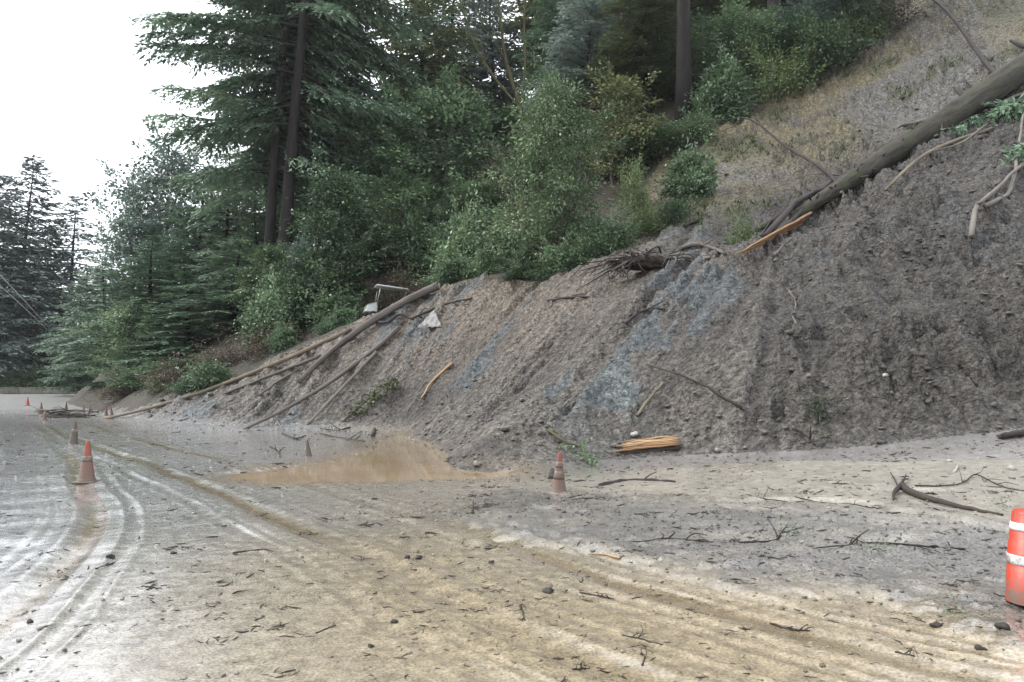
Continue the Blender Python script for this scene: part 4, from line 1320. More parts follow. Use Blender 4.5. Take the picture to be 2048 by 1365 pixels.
branch_thing('log', 'pale barkless stick lying in the orange brown streak of the slide', [(842, 800), (868, 770), (905, 735)], .035, .05, 'split_pale', (.03, .05, .03), 8, 6, .2, 'stick', seed=30)
branch_thing('stick', 'short white stick leaning at the slab like log', [(552, 847), (568, 862)], .035, .03, 'twig_grey', (.2, .03), 4, 6, .1, 'stick', seed=31)

# --- grey sheet caught on the crest
def sheet():
    A, B, Cc = lay([(868, 622), (834, 660), (884, 655)], .05, (.25, .05, .05))
    n = 14
    V, idx = [], {}
    rng = np.random.default_rng(2)
    for i in range(n + 1):
        for j in range(n + 1 - i):
            u, v = i / n, j / n
            p = A * (1 - u - v) + B * u + Cc * v
            f = math.sin(14 * (u - v) + 3 * u) * .05 * (u + v) + math.sin(23 * v + 2) * .02
            idx[i, j] = len(V)
            V.append(p + np.array([0, -f, f * .5]))
    F = [(idx[i, j], idx[i + 1, j], idx[i, j + 1]) for i in range(n) for j in range(n - i)]
    F += [(idx[i + 1, j], idx[i + 1, j + 1], idx[i, j + 1]) for i in range(n) for j in range(n - 1 - i)]
    V = np.array(V)
    o = link('plastic_sheet', np_mesh('plastic_sheet', V - A, np.array(F), [M['cloth']], None, True), None, A)
    m = o.modifiers.new('thick', 'SOLIDIFY'); m.thickness = .012
    tag(o, 'crumpled grey plastic sheet caught on the slide crest', 'sheet')
sheet()

# --- upturned root mass on the crest
def root_mass():
    rng = np.random.default_rng(17)
    c = hit(1312, 540) + np.array([0, .35, .15])
    root = empty('root_mass', c)
    tag(root, 'dark upturned tangle of roots and soil on the slide crest', 'roots')
    th, ph = np.meshgrid(np.linspace(0, math.pi, 18), np.linspace(0, 2 * math.pi, 30, endpoint=False), indexing='ij')
    d = np.stack([np.sin(th) * np.cos(ph), np.sin(th) * np.sin(ph), np.cos(th)], -1).reshape(-1, 3)
    k = 1 + .55 * fbm(d[:, 0] * 2.2 + d[:, 2] * 1.7, d[:, 1] * 2.2 - d[:, 2], 4, 5) + .18 * fbm(d[:, 0] * 7, d[:, 1] * 7 + d[:, 2] * 6, 3, 6)
    V = d * k[:, None] * np.array([1.0, .4, .22]) + np.array([0, 0, .08])
    i, j = np.meshgrid(np.arange(17), np.arange(30), indexing='ij')
    jn = (j + 1) % 30
    F = np.stack([i * 30 + j, (i + 1) * 30 + j, (i + 1) * 30 + jn, i * 30 + jn], -1).reshape(-1, 4)
    link('soil', np_mesh('soil', V, F, [M['soil']], None, True), root)
    for q in range(130):
        dd = rng.normal(0, 1, 3) * np.array([1, .7, .55]); dd[1] = -abs(dd[1]) * .8; dd[2] = abs(dd[2]) * .5; dd[0] *= 1.6
        dd /= np.linalg.norm(dd)
        s = dd * np.array([.85, .4, .28]) + np.array([0, 0, .18])
        L = .45 + .95 * rng.random()
        e = s + dd * L * .6 + np.array([rng.normal(-.1, .5), rng.normal(-.1, .2), -.45 - .5 * rng.random()]) * L
        mid = (s + e) / 2 + dd * .16 + rng.normal(0, .13, 3)
        r0 = .010 + .03 * rng.random() ** 2
        MB().tube(spline([s, mid, e], 7), np.linspace(r0, r0 * .4, 7), 5, .15, q).build('root', M['twig' if q % 5 else 'log_mud'], root)
    A = lay([(1252, 476), (1200, 495), (1165, 528), (1150, 552)], .04, (.5, .5, .4, .1)) - c
    MB().tube(spline(A, 14), np.linspace(.045, .02, 14), 6, .1).build('root', M['twig_grey'], root)
    A = lay([(1260, 500), (1232, 530), (1218, 562)], .03, (.5, .3, .05)) - c
    MB().tube(spline(A, 9), np.linspace(.03, .015, 9), 5, .1).build('root', M['twig_grey'], root)
    A = lay([(1345, 508), (1332, 535), (1328, 545)], .02, (.6, .5, .3)) - c
    MB().tube(spline(A, 7), np.linspace(.025, .012, 7), 5, .1).build('root', M['twig_grey'], root)
root_mass()
branch_thing('root', 'grey twisted roots and soil lump beside the root mass', [(1360, 500), (1395, 490), (1425, 498), (1450, 508)], .09, .05, 'log_mud', (.15, .2, .2, .1), 12, 7, .5, 'roots', twigs=6, seed=45, twig_len=.3)

# --- sticks on the slide face
for args in (
    ('branch', 'dark curved branch arching out of the slide above the split plank', [(1484, 832), (1440, 795), (1390, 768), (1340, 748), (1294, 740)], .038, .018, 'log_dark', (.03, .35, .45, .4, .3)),
    ('stick', 'pale straight stick standing on the slide under the arching branch', [(1274, 838), (1300, 806), (1327, 774)], .035, .03, 'log_pale', (.03, .15, .2)),
    ('branch', 'pale thin crooked branch hanging on the upper slide face', [(1578, 585), (1592, 615), (1584, 642), (1594, 672)], .022, .014, 'twig_grey', (.08, .12, .12, .05)),
    ('branch', 'dark stick lying on the tan crest of the slide', [(1095, 605), (1140, 604), (1172, 600)], .05, .035, 'log_dark', (.05, .08, .05)),
    ('branch', 'dark stick half buried in the middle of the slide', [(1250, 648), (1290, 634), (1330, 628)], .045, .03, 'log_dark', (.03, .06, .03)),
    ('branch', 'greenish thin branch reaching down to the leafy sprig by the striped cone', [(1096, 868), (1135, 886), (1165, 900), (1180, 925)], .028, .016, 'bark_moss', (.1, .2, .2, .03)),
    ('branch', 'short dark branch at the slide foot below the fern', [(1585, 868), (1610, 882), (1630, 892)], .03, .02, 'log_dark', (.1, .1, .05)),
    ('stump', 'dark broken stump on the mud where the fan meets the slide', [(2000, 875), (2030, 868), (2062, 862)], .07, .05, 'log_dark', (.05, .1, .1)),
    ('branch', 'dark stick on the scarp above the root mass', [(1368, 458), (1395, 446), (1420, 434)], .06, .035, 'log_dark', (.08, .1, .08)),
    ('branch', 'broken grey stick poking out below the split fir end', [(1548, 520), (1560, 505), (1585, 478)], .05, .03, 'log_mud', (.05, .2, .25)),
    ('branch', 'dark branch half sunk along the toe of the slide beside the striped cone', [(1200, 972), (1250, 962), (1310, 962), (1350, 965)], .04, .015, 'log_dark', (.02, .02, .02, .02)),
    ):
    branch_thing(*args, n=12, twigs=2 if args[0] == 'branch' else 0, seed=len(args[1]))

# --- the orange split plank at the slide foot
def plank():
    A = lay([(1222, 908), (1290, 902), (1362, 896)], .06, (.12, .12, .12))
    root = empty('split_plank', A[0])
    tag(root, 'orange split plank of fresh wood at the slide foot', 'plank')
    P = spline(A, 12) - A[0]
    rng = np.random.default_rng(5)
    for k in range(6):
        s = P + np.array([0, .05 * k, .030 * k]) + rng.normal(0, .006, (12, 3))
        a, b = int(rng.integers(0, 3)) if k else 0, 12 - int(rng.integers(0, 2))
        q = s[a:b]
        MB().tube(q, np.interp(np.linspace(0, 1, len(q)), [0, .15, .8, 1], [.012, .04, .045, .012]), 5, .3, k, flat=.6).build('splinter', M['split' if k < 2 else 'split_pale'], root)
    MB().tube(P[1:] + np.array([0, .06, -.075]), np.linspace(.05, .07, 11), 6, .3, 3).build('bark', M['log_dark'], root)
plank()

# --- wood lying on the road
branch_thing('broken_branch', 'dark broken branch with claw like end lying on the fan by the channelizer', [(1796, 975), (1820, 980), (1870, 1000), (1930, 1020), (2010, 1032)], .052, .018, 'twig', (.30, .28, .20, .08, .02), 18, 9, .12, seed=51, straight=2)
def claw():
    o = bpy.data.objects['broken_branch']
    b = np.array(o.location)
    for pix, up, r in (([(1800, 978), (1788, 988), (1787, 1002)], (.30, .31, .28), .04), ([(1800, 974), (1806, 964), (1812, 950)], (.30, .31, .32), .035), ([(1796, 974), (1788, 958), (1781, 947)], (.30, .30, .30), .010)):
        p = lay(pix, r, up) - b
        MB().tube(spline(p, 7), np.linspace(r, .008, 7), 7, .15).build('prong', M['twig'], o)
claw()
branch_thing('twig_branch', 'long thin crooked twig behind the claw ended branch', [(1830, 975), (1880, 973), (1925, 968), (1950, 950), (1985, 965), (2022, 980), (2080, 985)], .011, .007, 'twig', (.05, .05, .08, .15, .10, .05, .03), 22, 5, .15, twigs=7, seed=52, twig_len=.3)
branch_thing('twig_branch', 'long dark forked twig lying across the gravel in front', [(1180, 1090), (1280, 1086), (1340, 1077), (1430, 1085), (1540, 1086), (1560, 1074)], .004, .010, 'twig', None, 24, 5, .15, twigs=9, seed=53, twig_len=.18)
branch_thing('twig_branch', 'dark jagged twig on the gravel towards the channelizer', [(1625, 1098), (1690, 1095), (1740, 1088), (1800, 1090), (1870, 1097), (1930, 1100)], .006, .010, 'twig', None, 22, 5, .15, twigs=10, seed=54, twig_len=.16)
branch_thing('twig_branch', 'thin twig lying on the pale lobe of the fan', [(1482, 992), (1530, 1002), (1575, 1005)], .012, .006, 'twig', None, 12, 5, .15, twigs=3, seed=55, twig_len=.15)
branch_thing('twig_branch', 'fine curved twig on the pale lobe next to the straight one', [(1590, 998), (1640, 1006), (1700, 1010), (1745, 1018)], .008, .005, 'twig', None, 12, 5, .15, twigs=3, seed=56, twig_len=.15)
branch_thing('stick', 'small dark stick standing upright in the mud', [(944, 1030), (947, 1003)], .012, .009, 'twig', (0, .12), 5, 6, .1, 'stick', seed=57)
for i, (pts, lab) in enumerate((
    ([(1160, 1188), (1195, 1194), (1228, 1200)], 'dark straight stick in the wheel track, centre of the road'),
    ([(466, 1108), (500, 1104), (532, 1101)], 'dark twig on the wet road below the muddy water'),
    ([(192, 1140), (210, 1135), (226, 1130)], 'short dark twig beside the dark lump on the wet road'),
    ([(1245, 1272), (1280, 1282), (1325, 1292)], 'bent dark twig low on the tan mud'),
    ([(1285, 1335), (1290, 1318), (1280, 1310)], 'small hooked twig near the photo bottom'),
    ([(1145, 1340), (1180, 1338)], 'short twig flat on the tan mud near the photo bottom'),
    ([(632, 1270), (652, 1260), (672, 1252)], 'thin twig on the shiny road, low centre'),
    ([(510, 1245), (530, 1236)], 'short twig end on the shiny road'),
    ([(1790, 1305), (1810, 1315), (1830, 1320)], 'short twig on tan mud below the gravel edge'),
    ([(1540, 1252), (1580, 1262), (1620, 1268)], 'thin twig along the edge of the gravel'),
    ([(1040, 1212), (1046, 1225), (1050, 1242)], 'fine curved twig in the wheel track'),
    ([(565, 868), (590, 878), (612, 872)], 'forked twig on the mud beside the small muddy cone'),
    ([(640, 868), (690, 878), (730, 884)], 'dark crooked twig on the mud behind the small cone'),
    ([(700, 856), (670, 862), (640, 858)], 'fine twig at the foot of the leafy branch'),
    ([(540, 895), (556, 905), (560, 915)], 'little forked twig left of the small muddy cone'))):
    d = abs(hit(*pts[0])[1])
    branch_thing('twig', lab, pts, .0016 * d, .0008 * d, 'twig', None, 8, 5, .2, 'twig', twigs=3, seed=60 + i, twig_len=.016 * d)
branch_thing('splinter', 'yellow splinter of fresh wood on the gravel', [(1176, 1108), (1210, 1114), (1240, 1120)], .006, .022, 'split_pale', None, 8, 6, .3, 'splinter', seed=81, flat=.5)
branch_thing('splinter', 'white splinter on the grey fan above the claw ended branch', [(1908, 948), (1918, 932)], .02, .012, 'stone_pale', (.02, .12), 5, 5, .3, 'splinter', seed=82)
branch_thing('post', 'dark stake standing in the mud beside the pond', [(746, 874), (749, 858)], .07, .05, 'twig', (0, .12), 6, 7, .3, 'stake', seed=83)
branch_thing('post', 'small dark stake standing in the muddy water', [(747, 908), (746, 895)], .035, .025, 'twig', (0, .08), 5, 6, .2, 'stake', seed=84)
branch_thing('post', 'dark stump beside the striped cone', [(1102, 958), (1104, 942)], .05, .04, 'twig', (0, .06), 5, 7, .3, 'stake', seed=85)

def lump(name, label, px, py, wpx, mat, seed, squash=.6, cat='stone', group=None):
    rng = np.random.default_rng(seed)
    p = hit(px, py)
    r = wpx * .5 * p[1] / FPX
    th, ph = np.meshgrid(np.linspace(0, math.pi, 7), np.linspace(0, 2 * math.pi, 11, endpoint=False), indexing='ij')
    d = np.stack([np.sin(th) * np.cos(ph), np.sin(th) * np.sin(ph), np.cos(th)], -1).reshape(-1, 3)
    k = 1 + .75 * fbm(d[:, 0] * 1.9 + seed, d[:, 1] * 1.9 + d[:, 2] * 1.3, 3, seed)
    V = d * k[:, None] * r * np.array([1, .8, squash])
    i, j = np.meshgrid(np.arange(6), np.arange(11), indexing='ij')
    jn = (j + 1) % 11
    F = np.stack([i * 11 + j, (i + 1) * 11 + j, (i + 1) * 11 + jn, i * 11 + jn], -1).reshape(-1, 4)
    o = link(name, np_mesh(name, V, F, [M[mat]], None, False), None, p + np.array([0, 0, r * squash * .45]))
    o.rotation_euler = (0, 0, rng.random() * 6)
    return tag(o, label, cat, group)
for i, (px, py, w, mat, lab) in enumerate((
    (545, 952, 18, 'stone', 'dark rock at the edge of the muddy water'), (221, 1118, 18, 'stone', 'dark rock on the wet road above the short twig'),
    (347, 1108, 11, 'stone', 'small dark stone on the wet road beyond the dark rock'), (60, 1248, 14, 'stone', 'dark stone on the shiny road near the photo edge'),
    (742, 1294, 14, 'stone', 'small dark stone on the tan mud, low centre'), (837, 1119, 16, 'stone', 'dark clod at the wheel track, larger of a pair'), (815, 1118, 13, 'stone', 'dark clod at the wheel track, smaller of a pair'),
    (983, 1128, 13, 'stone', 'dark clod on the grey mud in mid road'), (1098, 1188, 22, 'stone', 'dark leafy clod in the wheel track'), (1960, 1300, 20, 'stone', 'dark clod on tan mud near the photo corner'),
    (2008, 1262, 26, 'stone', 'dark clod below the channelizer'), (1870, 1258, 22, 'stone', 'dark heap of wet clods on the gravel edge'), 
    (790, 1246, 16, 'stone', 'flat dark patch of leaves and clods on the tan mud'), 
    (2025, 940, 22, 'stone_pale', 'pale stone on the fan near the photo edge'), (1900, 925, 14, 'stone_pale', 'small white stone on the grey fan'), (1112, 970, 14, 'stone', 'black stone at the foot of the striped cone'),
    (1010, 865, 16, 'stone', 'dark rock on the streaked face above the pond'), 
    
    (1270, 880, 18, 'stone_pale', 'pale stone above the split plank'), (1770, 762, 16, 'stone_pale', 'white stone on the clotted flank'))):
    lump('rock' if 'stone' in mat else 'clod', lab, px, py, w, mat, 200 + i * 2, .55, 'rock' if 'stone' in mat else 'clod')

# --- traffic cones
def cone(px, base_py, h, mats, label, bands=(), base=True, tilt=(0, 0), bury=0.0, group='traffic cones along the road', name='traffic_cone', prof=None, rz=.3, sides=28):
    p = hit(px, base_py)
    root = empty(name, p - np.array([0, 0, bury]), rz)
    root.rotation_euler = (tilt[0], tilt[1], rz)
    tag(root, label, 'traffic cone', group)
    k = h / .72
    if prof is None:
        prof = [(.150, .03), (.148, .05), (.135, .07), (.128, .085), (.032, .69), (.030, .71), (.024, .72), (.018, .712), (.018, .66)]
    prof = np.array(prof) * k
    MB().lathe(prof, sides).build('body', M[mats[0]], root)
    for z0, z1 in bands:
        zz = np.linspace(z0 * k, z1 * k, 4)
        rr = np.interp(zz, prof[:-2, 1], prof[:-2, 0]) + .004
        q = np.concatenate([[(rr[0] - .006, zz[0])], np.stack([rr, zz], 1), [(rr[-1] - .006, zz[-1])]])
        MB().lathe(q, sides).build('reflective_band', M[mats[1]], root)
    if base:
        MB().box((0, 0, .018 * k), (.36 * k, .36 * k, .034 * k)).build('base', M[mats[2]], root, False, .012 * k)
    return root
cone(173, 967, .70, ('cone_mud', 'band_mud', 'cone_base'), 'muddy orange cone on a square base, largest on the wet road', ((.37, .46),), rz=.1)
cone(146, 889, .68, ('cone_dark', 'band_mud', 'cone_base'), 'brown mud coated cone behind the largest one', ((.40, .50),), base=False, bury=.06, tilt=(0, .06))
cone(618, 913, .46, ('cone_dark', 'band_mud', 'cone_base'), 'small brown cone sunk in mud at the edge of the water', base=False, bury=.08, tilt=(0, -.10))
cone(1117, 984, .60, ('cone_mud', 'band_mud', 'cone_base'), 'dirty orange cone with two grey bands below the split plank', ((.26, .40), (.46, .56)), bury=.03, tilt=(.04, .02))
cone(55, 812, .62, ('cone_clean', 'band_mud', 'cone_base'), 'bright orange cone, most distant on the pale road', sides=14)
cone(82, 829, .66, ('cone_mud', 'band_mud', 'cone_base'), 'dark orange cone just behind the brush pile end', ((.4, .5),), sides=14, rz=.6)
cone(88, 841, .50, ('cone_mud', 'band_mud', 'cone_base'), 'short orange and white cone at the tip of the brush pile', ((.3, .46),), sides=14, rz=.2, tilt=(0, .12))
cone(132, 822, .55, ('cone_dark', 'band_mud', 'cone_base'), 'dark cone standing behind the brush pile', sides=14)
cone(167, 826, .5, ('cone_mud', 'band_mud', 'cone_base'), 'orange cone at the slide edge, first of a close pair', sides=14, bury=.05)
cone(177, 827, .5, ('cone_mud', 'band_mud', 'cone_base'), 'orange cone at the slide edge, second of a close pair', sides=14, bury=.08, tilt=(0, .15))
cone(212, 832, .52, ('cone_mud', 'band_mud', 'cone_base'), 'rusty orange cone by the tip of the long thin log', ((.3, .45),), sides=14, bury=.05)
cone(224, 833, .5, ('cone_mud', 'band_mud', 'cone_base'), 'rusty cone leaning beside the one at the log tip', sides=14, bury=.06, tilt=(.1, -.12))
cone(2069, 1206, .635, ('cone_clean', 'band', 'cone_clean'), 'bright orange channelizer with two white bands, cut by the photo edge', ((.565 * .72 / .72, .625), (.30, .375)), base=False, bury=.0,
     name='channelizer', group=None, rz=.2, prof=[(.196, .0), (.194, .03), (.180, .27), (.172, .275), (.172, .385), (.167, .39), (.160, .47), (.153, .475), (.146, .60), (.140, .605), (.127, .70), (.118, .715), (.08, .72), (.02, .716)], sides=40)
# --- brush pile on the far road
def brush_pile():
    rng = np.random.default_rng(31)
    c = hit(125, 836)
    root = empty('brush_pile', c)
    tag(root, 'low grey pile of brush and branches on the road among the far cones', 'brush pile')
    for k in range(34):
        a = rng.normal(0, .35) + (math.pi if rng.random() < .5 else 0)
        L = .8 + 1.3 * rng.random()
        s = np.array([rng.uniform(-1.3, 1.3), rng.uniform(-.5, .5), .05 + .32 * rng.random() ** 1.5])
        d = np.array([math.cos(a), math.sin(a) * .7, rng.normal(.12, .18)])
        q = [s - d * L / 2, s + rng.normal(0, .06, 3), s + d * L / 2]
        q = np.array(q); q[:, 2] = np.maximum(q[:, 2], .02)
        MB().tube(spline(q, 6), np.linspace(.045, .015, 6) * (.5 + .8 * rng.random()), 5, .15, k).build('branch', M[['twig', 'log_mud', 'twig_grey', 'log_dark'][k % 4]], root)
brush_pile()

# --- low barrier along the outside of the bend
def barrier():
    A, B = at(-150, 788, 83), at(190, 797, 77)
    A[2] = height(A[0], A[1])[0]; B[2] = height(B[0], B[1])[0]
    root = empty('roadside_barrier', A)
    tag(root, 'low mossy concrete barrier along the outside of the road bend', 'barrier')
    D = B - A
    L = np.linalg.norm(D)
    n = 7
    ang_ = math.atan2(D[1], D[0])
    rot = Matrix.Rotation(ang_, 3, 'Z')
    for k in range(n):
        c = D * (k + .5) / n
        o = MB().box((0, 0, .30), (L / n - .06, .30, .66)).build('panel', M['wall'], root, False, .03)
        o.location = c; o.rotation_euler = (0, 0, ang_)
        o2 = MB().box((0, 0, .66), (L / n - .02, .40, .08)).build('coping', M['wall'], root, False, .02)
        o2.location = c; o2.rotation_euler = (0, 0, ang_)
barrier()

# --- cables over the far wood
for a, b, c, lab in (((-190, 380, 60), (0, 551, 74), (122, 682, 94), 'pale sagging cable in front of the far wood, upper of two'), ((-190, 420, 60), (0, 572, 74), (122, 686, 94.6), 'pale sagging cable in front of the far wood, lower of two')):
    P = spline(np.array([at(*a), at(*b), at(*c)]), 24)
    o = MB().tube(P - P[0], .034, 5).build('cable', M['wire'])
    o.location = P[0]
    tag(o, lab, 'cable', 'cables over the road')

# --- white utility cart behind the logs
def cart():
    p = at(772, 640, 36.6)
    p[2] = height(p[0], p[1])[0]
    p[2] = max(p[2], at(772, 577, 36.6)[2] - 1.74)
    root = empty('utility_cart', p, R(18))
    root.rotation_euler = (0, R(6), R(18))
    tag(root, 'white utility cart with flat roof half hidden behind the muddy logs', 'cart')
    def part(name, mat, fn, bevel=.02, par=None):
        m = MB(); fn(m)
        return m.build(name, M[mat], par or root, False, bevel)
    part('roof', 'white', lambda m: m.box((.05, 0, 1.76), (1.55, 1.1, .07)), .03)
    part('chassis', 'black', lambda m: m.box((0, 0, .32), (2.2, 1.0, .14)))
    bd = part('body', 'white', lambda m: (m.box((.62, 0, .62), (.85, 1.1, .46)), m.box((-.05, 0, .44), (.6, 1.05, .10))), .05)
    part('front_cowl', 'white', lambda m: (m.add(np.array([[-1.15, -.5, .4], [-1.15, .5, .4], [-.55, .55, .4], [-.55, -.55, .4], [-.98, -.42, .82], [-.98, .42, .82], [-.55, .48, 1.0], [-.55, -.48, 1.0]]),
         np.array([[0, 1, 2, 3][::-1], [4, 5, 6, 7][::-1], [0, 1, 5, 4], [1, 2, 6, 5], [2, 3, 7, 6], [3, 0, 4, 7]]))), .06)
    part('seat', 'cream', lambda m: m.box((.38, 0, .90), (.52, 1.0, .14)), .05)
    part('seat_back', 'cream', lambda m: m.box((.70, 0, 1.20), (.12, 1.0, .36)), .05)
    part('windscreen_bar', 'steel', lambda m: m.box((-.62, 0, 1.10), (.04, 1.0, .04)), .01)
    for sx, dx in ((-.60, .08), (.72, .0)):
        for sy in (-.48, .48):
            part('roof_post', 'steel', lambda m: m.tube(np.array([(sx, sy, .8), (sx + dx, sy, 1.74)]), .022, 6), 0)
    for sx in (-.72, .72):
        for sy in (-.5, .5):
            w = part('wheel', 'black', lambda m: m.tube(np.array([(sx, sy - .09, .24), (sx, sy + .09, .24)]), .24, 18), .03)
            part('hub', 'white', lambda m: m.tube(np.array([(sx, sy - .10, .24), (sx, sy + .10, .24)]), .11, 12), .01, w)
    for sy in (-.32, .32):
        part('headlight', 'stone_pale', lambda m: m.tube(np.array([(-1.10, sy, .62), (-1.05, sy, .63)]), .075, 12), .01)
    part('steering_wheel', 'black', lambda m: m.tube(np.array([(-.30 + .06 * math.cos(a), .25 + .17 * math.sin(a), 1.05 + .16 * math.cos(a)) for a in np.linspace(0, 6.283, 15)]), .015, 5, cap=False), 0)
cart()

# ------------------------------------------------------------------ uncountable: clods, grit, twigs, leaf litter
ICO = None
def ico():
    t = (1 + 5 ** .5) / 2
    v = np.array([(-1, t, 0), (1, t, 0), (-1, -t, 0), (1, -t, 0), (0, -1, t), (0, 1, t), (0, -1, -t), (0, 1, -t), (t, 0, -1), (t, 0, 1), (-t, 0, -1), (-t, 0, 1)], float)
    f = np.array([(0, 11, 5), (0, 5, 1), (0, 1, 7), (0, 7, 10), (0, 10, 11), (1, 5, 9), (5, 11, 4), (11, 10, 2), (10, 7, 6), (7, 1, 8), (3, 9, 4), (3, 4, 2), (3, 2, 6), (3, 6, 8), (3, 8, 9), (4, 9, 5), (2, 4, 11), (6, 2, 10), (8, 6, 7), (9, 8, 1)])
    return v / np.linalg.norm(v[0]), f

def land_colour(c):
    """the colour of the ground a loose piece came from: nearest point of the land"""
    r_ = np.hypot(c['x'], c['y']); a_ = np.arctan2(c['x'], c['y'])
    i = np.clip(np.searchsorted(rad, r_), 0, NR - 1)
    j = np.clip(np.searchsorted(ang[:len(front)], a_), 0, len(front) - 1)
    return LCOL[i * NA + j]

def scatter_clods(name, label, P, size, mat, seed, cols):
    rng = np.random.default_rng(seed)
    v, f = ico()
    n = len(P)
    V = v[None] * (1 + .38 * rng.normal(0, 1, (n, 12, 1)).clip(-1.4, 1.4) * .7)
    a = rng.random(n) * 6.283
    sc = size[:, None] * np.stack([rng.uniform(.7, 1.5, n), rng.uniform(.6, 1.1, n), rng.uniform(.45, .85, n)], 1)
    V = V * sc[:, None, :]
    X = V[..., 0] * np.cos(a)[:, None] - V[..., 1] * np.sin(a)[:, None]
    Yv = V[..., 0] * np.sin(a)[:, None] + V[..., 1] * np.cos(a)[:, None]
    V = np.stack([X, Yv, V[..., 2]], -1) + P[:, None, :]
    F = (f[None] + (np.arange(n) * 12)[:, None, None]).reshape(-1, 3)
    o = link(name, np_mesh(name, V.reshape(-1, 3), F, [M[mat]], {'Col': np.repeat(cols * rng.uniform(.6, 1.7, (n, 1)), 12, 0), 'wet': np.full(n * 12, .5), 'grit': np.zeros(n * 12)}, False))
    return tag(o, label, kind='stuff')

def candidates(n, seed, ymin, ymax, amin=-36, amax=37):
    rng = np.random.default_rng(seed)
    a = np.radians(rng.uniform(amin, amax, n))
    r = np.exp(rng.uniform(math.log(ymin), math.log(ymax), n))
    x, y = r * np.sin(a), r * np.cos(a)
    return compose(x, y), rng

c, rng = candidates(70000, 5, 13.5, 42)
n_ = len(c['x'])
prob = np.where((c['w'] > .55) & c['inside'], .03 + .32 * c['right'] + .40 * sstep(1.6, .1, c['h'] - c['g']) + .2 * sstep(.1, .5, c['lump']), 0) * (.12 + 1.1 * sstep(-.05, .35, fbm(c['x'] * .9, c['y'] * .9, 4, 133))) * np.where(c['z'] > 6.2 + .47 * np.clip(c['x'] - 5, 0, 30), .25, 1)
k = rng.random(n_) < prob
P = np.stack([c['x'], c['y'], c['z']], 1)[k]
sz = (.010 + .085 * rng.random(len(P)) ** 6) * (P[:, 1] / 18) ** .5
scatter_clods('mud_clods', 'loose clods of mud strewn over the landslide face', P + np.array([0, 0, 1]) * sz[:, None] * .3, sz, 'clod', 6, land_colour(c)[k])

c, rng = candidates(60000, 7, 3.2, 34)
n_ = len(c['x'])
bdd = (c['y'] + .88 * c['x'] - 7.7) / 1.33 + .4 * fbm(c['x'], c['y'], 3, 134)
fan = sstep(-1.5, 3.0, c['x'] + .16 * (c['y'] - 8)) * sstep(4.6, 7.5, c['y']) * .6 + sstep(-.2, .5, bdd) * sstep(4.8, 2.6, bdd) * sstep(-2, .5, c['x']) * 1.2
toe = sstep(-1.4, -.1, c['h'] - c['g'])
patch = sstep(-.15, .4, fbm(c['x'] * .9, c['y'] * .9, 3, 131))
prob = np.where((c['w'] < .5) & (c['pd'] < -.15), .02 + .26 * fan * (.25 + patch) + .45 * toe + .04 * patch, 0)
k = rng.random(n_) < prob
P = np.stack([c['x'], c['y'], c['z']], 1)[k]
sz = (.0045 + .022 * rng.random(len(P)) ** 3.5) * (np.hypot(P[:, 0], P[:, 1]) / 8) ** .55
scatter_clods('road_grit', 'dark grit and small clods strewn over the muddy road', P + np.array([0, 0, 1]) * sz[:, None] * .25, sz, 'clod_road', 8, land_colour(c)[k] * .55)

# fine twigs and needles
c, rng = candidates(26000, 9, 3.4, 34)
n_ = len(c['x'])
fan = sstep(-2.5, 3.0, c['x'] + .16 * (c['y'] - 8))
patch = sstep(-.1, .45, fbm(c['x'] * .7, c['y'] * .7, 3, 141))
prob = np.where(c['pd'] < 0, (.02 + .10 * fan + .20 * patch) * np.where((c['w'] > .5) & c['inside'], .45, 1.0), 0) * np.where((c['w'] > .5) & ~c['inside'], 0, 1)
k = rng.random(n_) < prob
P = np.stack([c['x'], c['y'], c['z']], 1)[k]
cc_, _ = candidates(110, 15, 4.0, 20)
ok_ = (cc_['w'] < .5) & (cc_['pd'] < -.3) & (cc_['x'] > -3.2 - .1 * cc_['y'])
q_ = np.repeat(np.stack([cc_['x'], cc_['y']], 1)[ok_], 22, 0)
q_ = q_ + rng.normal(0, .05, q_.shape) * np.array([1.7, 1.0]) * (np.hypot(q_[:, 0], q_[:, 1]) / 8)[:, None] ** .5
P = np.concatenate([P, np.stack([q_[:, 0], q_[:, 1], height(q_[:, 0], q_[:, 1])], 1)])
m = len(P)
a = rng.random(m) * 6.283
d = np.stack([np.cos(a), np.sin(a), rng.normal(.05, .18, m)], 1)
L_ = (.018 + .09 * rng.random(m) ** 2.5) * (np.hypot(P[:, 0], P[:, 1]) / 7) ** .6
w_ = L_ * (.035 + .06 * rng.random(m))
s = np.cross(d, np.array([0, 0, 1.0])); s /= np.linalg.norm(s, axis=1)[:, None]
u = np.array([0, 0, 1.0])
mid = P + u * (w_ * .8)[:, None]
e0, e1 = mid - d * (L_ / 2)[:, None], mid + d * (L_ / 2)[:, None]
ring = lambda e, q: np.stack([e + s * (w_ * q)[:, None], e + u * (w_ * q)[:, None], e - s * (w_ * q)[:, None], e - u * (w_ * q)[:, None]], 1)
bend_ = s * (L_ * rng.normal(0, .12, m))[:, None]
V = np.concatenate([ring(e0, .6), ring(mid + bend_, .8), ring(e1, .35)], 1).reshape(-1, 3)
base = (np.arange(m) * 12)[:, None]
F = []
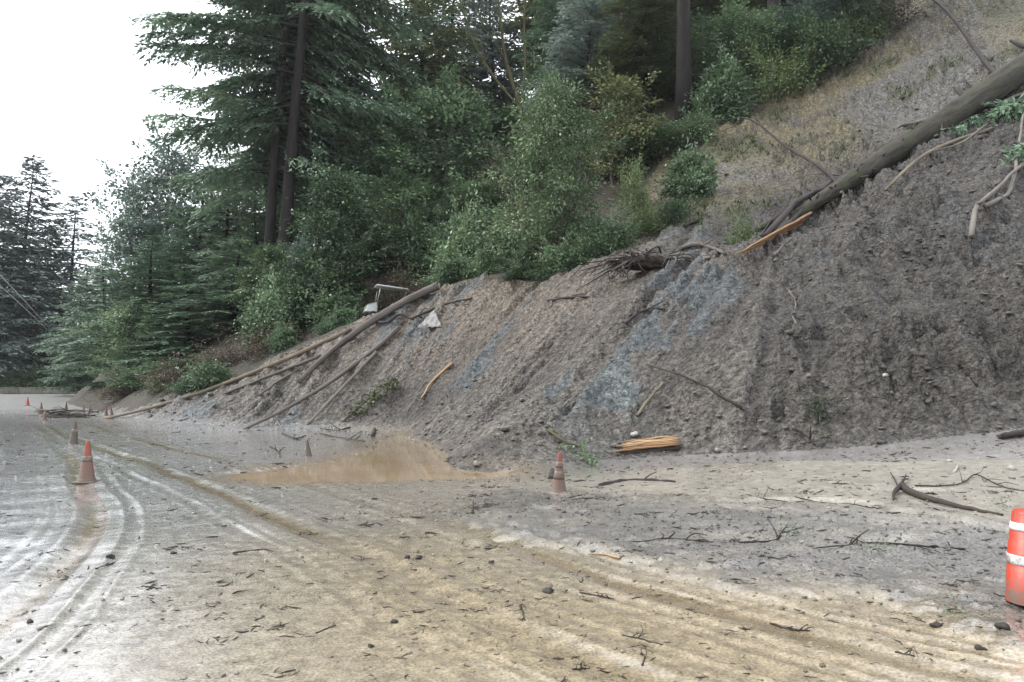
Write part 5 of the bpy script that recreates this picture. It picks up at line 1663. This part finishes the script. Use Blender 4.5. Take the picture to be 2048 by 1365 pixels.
for lv in (0, 4):
    for q in range(4):
        q2 = (q + 1) % 4
        F.append(np.concatenate([base + lv + q, base + lv + q2, base + lv + 4 + q2, base + lv + 4 + q], 1))
tag(link('twig_litter', np_mesh('twig_litter', V, np.concatenate(F), [M['twig']], None, False)), 'fine dark twigs and needles scattered over mud and road', kind='stuff')

# grass and weeds on the scarp and along the wood's edge
rng = np.random.default_rng(77)
parts = []
x_, y_ = rng.uniform(3, 26, 16000), rng.uniform(26, 48, 16000)
c = compose(x_, y_)
gm = sstep(.0, .5, fbm(x_ * .5, y_ * .5, 4, 113)) * .9 + sstep(.2, .6, fbm(x_ * .35 + 9, y_ * .35, 3, 151)) * .4
k = (rng.random(len(x_)) < (gm - .35) * .9) & c['inside'] & (c['z'] > 6.2 + .47 * np.clip(x_ - 5, 0, 30))
P = np.stack([c['x'], c['y'], c['z'] - .02], 1)[k]
P = np.repeat(P, 3, 0) + rng.normal(0, .07, (len(P) * 3, 3)) * np.array([1, 1, .2])
n_ = len(P)
parts.append(leaves(P, np.stack([rng.normal(0, .5, n_), rng.normal(-.2, .5, n_), np.ones(n_) * .8], 1), rng.normal(0, 1, (n_, 3)), .12 + .22 * rng.random(n_), .04 + .05 * rng.random(n_), rng.random(n_)))
tag(link('scarp_grass', leaf_mesh('scarp_grass', parts, M['gravel_leaf'])), 'sparse yellow green grass and weeds on the bare scarp', kind='stuff')
# ------------------------------------------------------------------ damp air
def haze():
    m = bpy.data.materials.new('haze')
    m.use_nodes = True
    N, L = m.node_tree.nodes, m.node_tree.links
    N.clear()
    v = N.new('ShaderNodeVolumePrincipled')
    v.inputs['Color'].default_value = (.93, .96, 1, 1)
    v.inputs['Density'].default_value = HAZE_DENSITY
    v.inputs['Anisotropy'].default_value = .3
    o = N.new('ShaderNodeOutputMaterial')
    L.new(v.outputs[0], o.inputs['Volume'])
    b = MB().box((0, 0, 34), (900, 900, 90)).build('haze', m, None, False)
    tag(b, 'thin damp haze hanging in the air over the road', kind='stuff')
HAZE_DENSITY = .0002
haze()
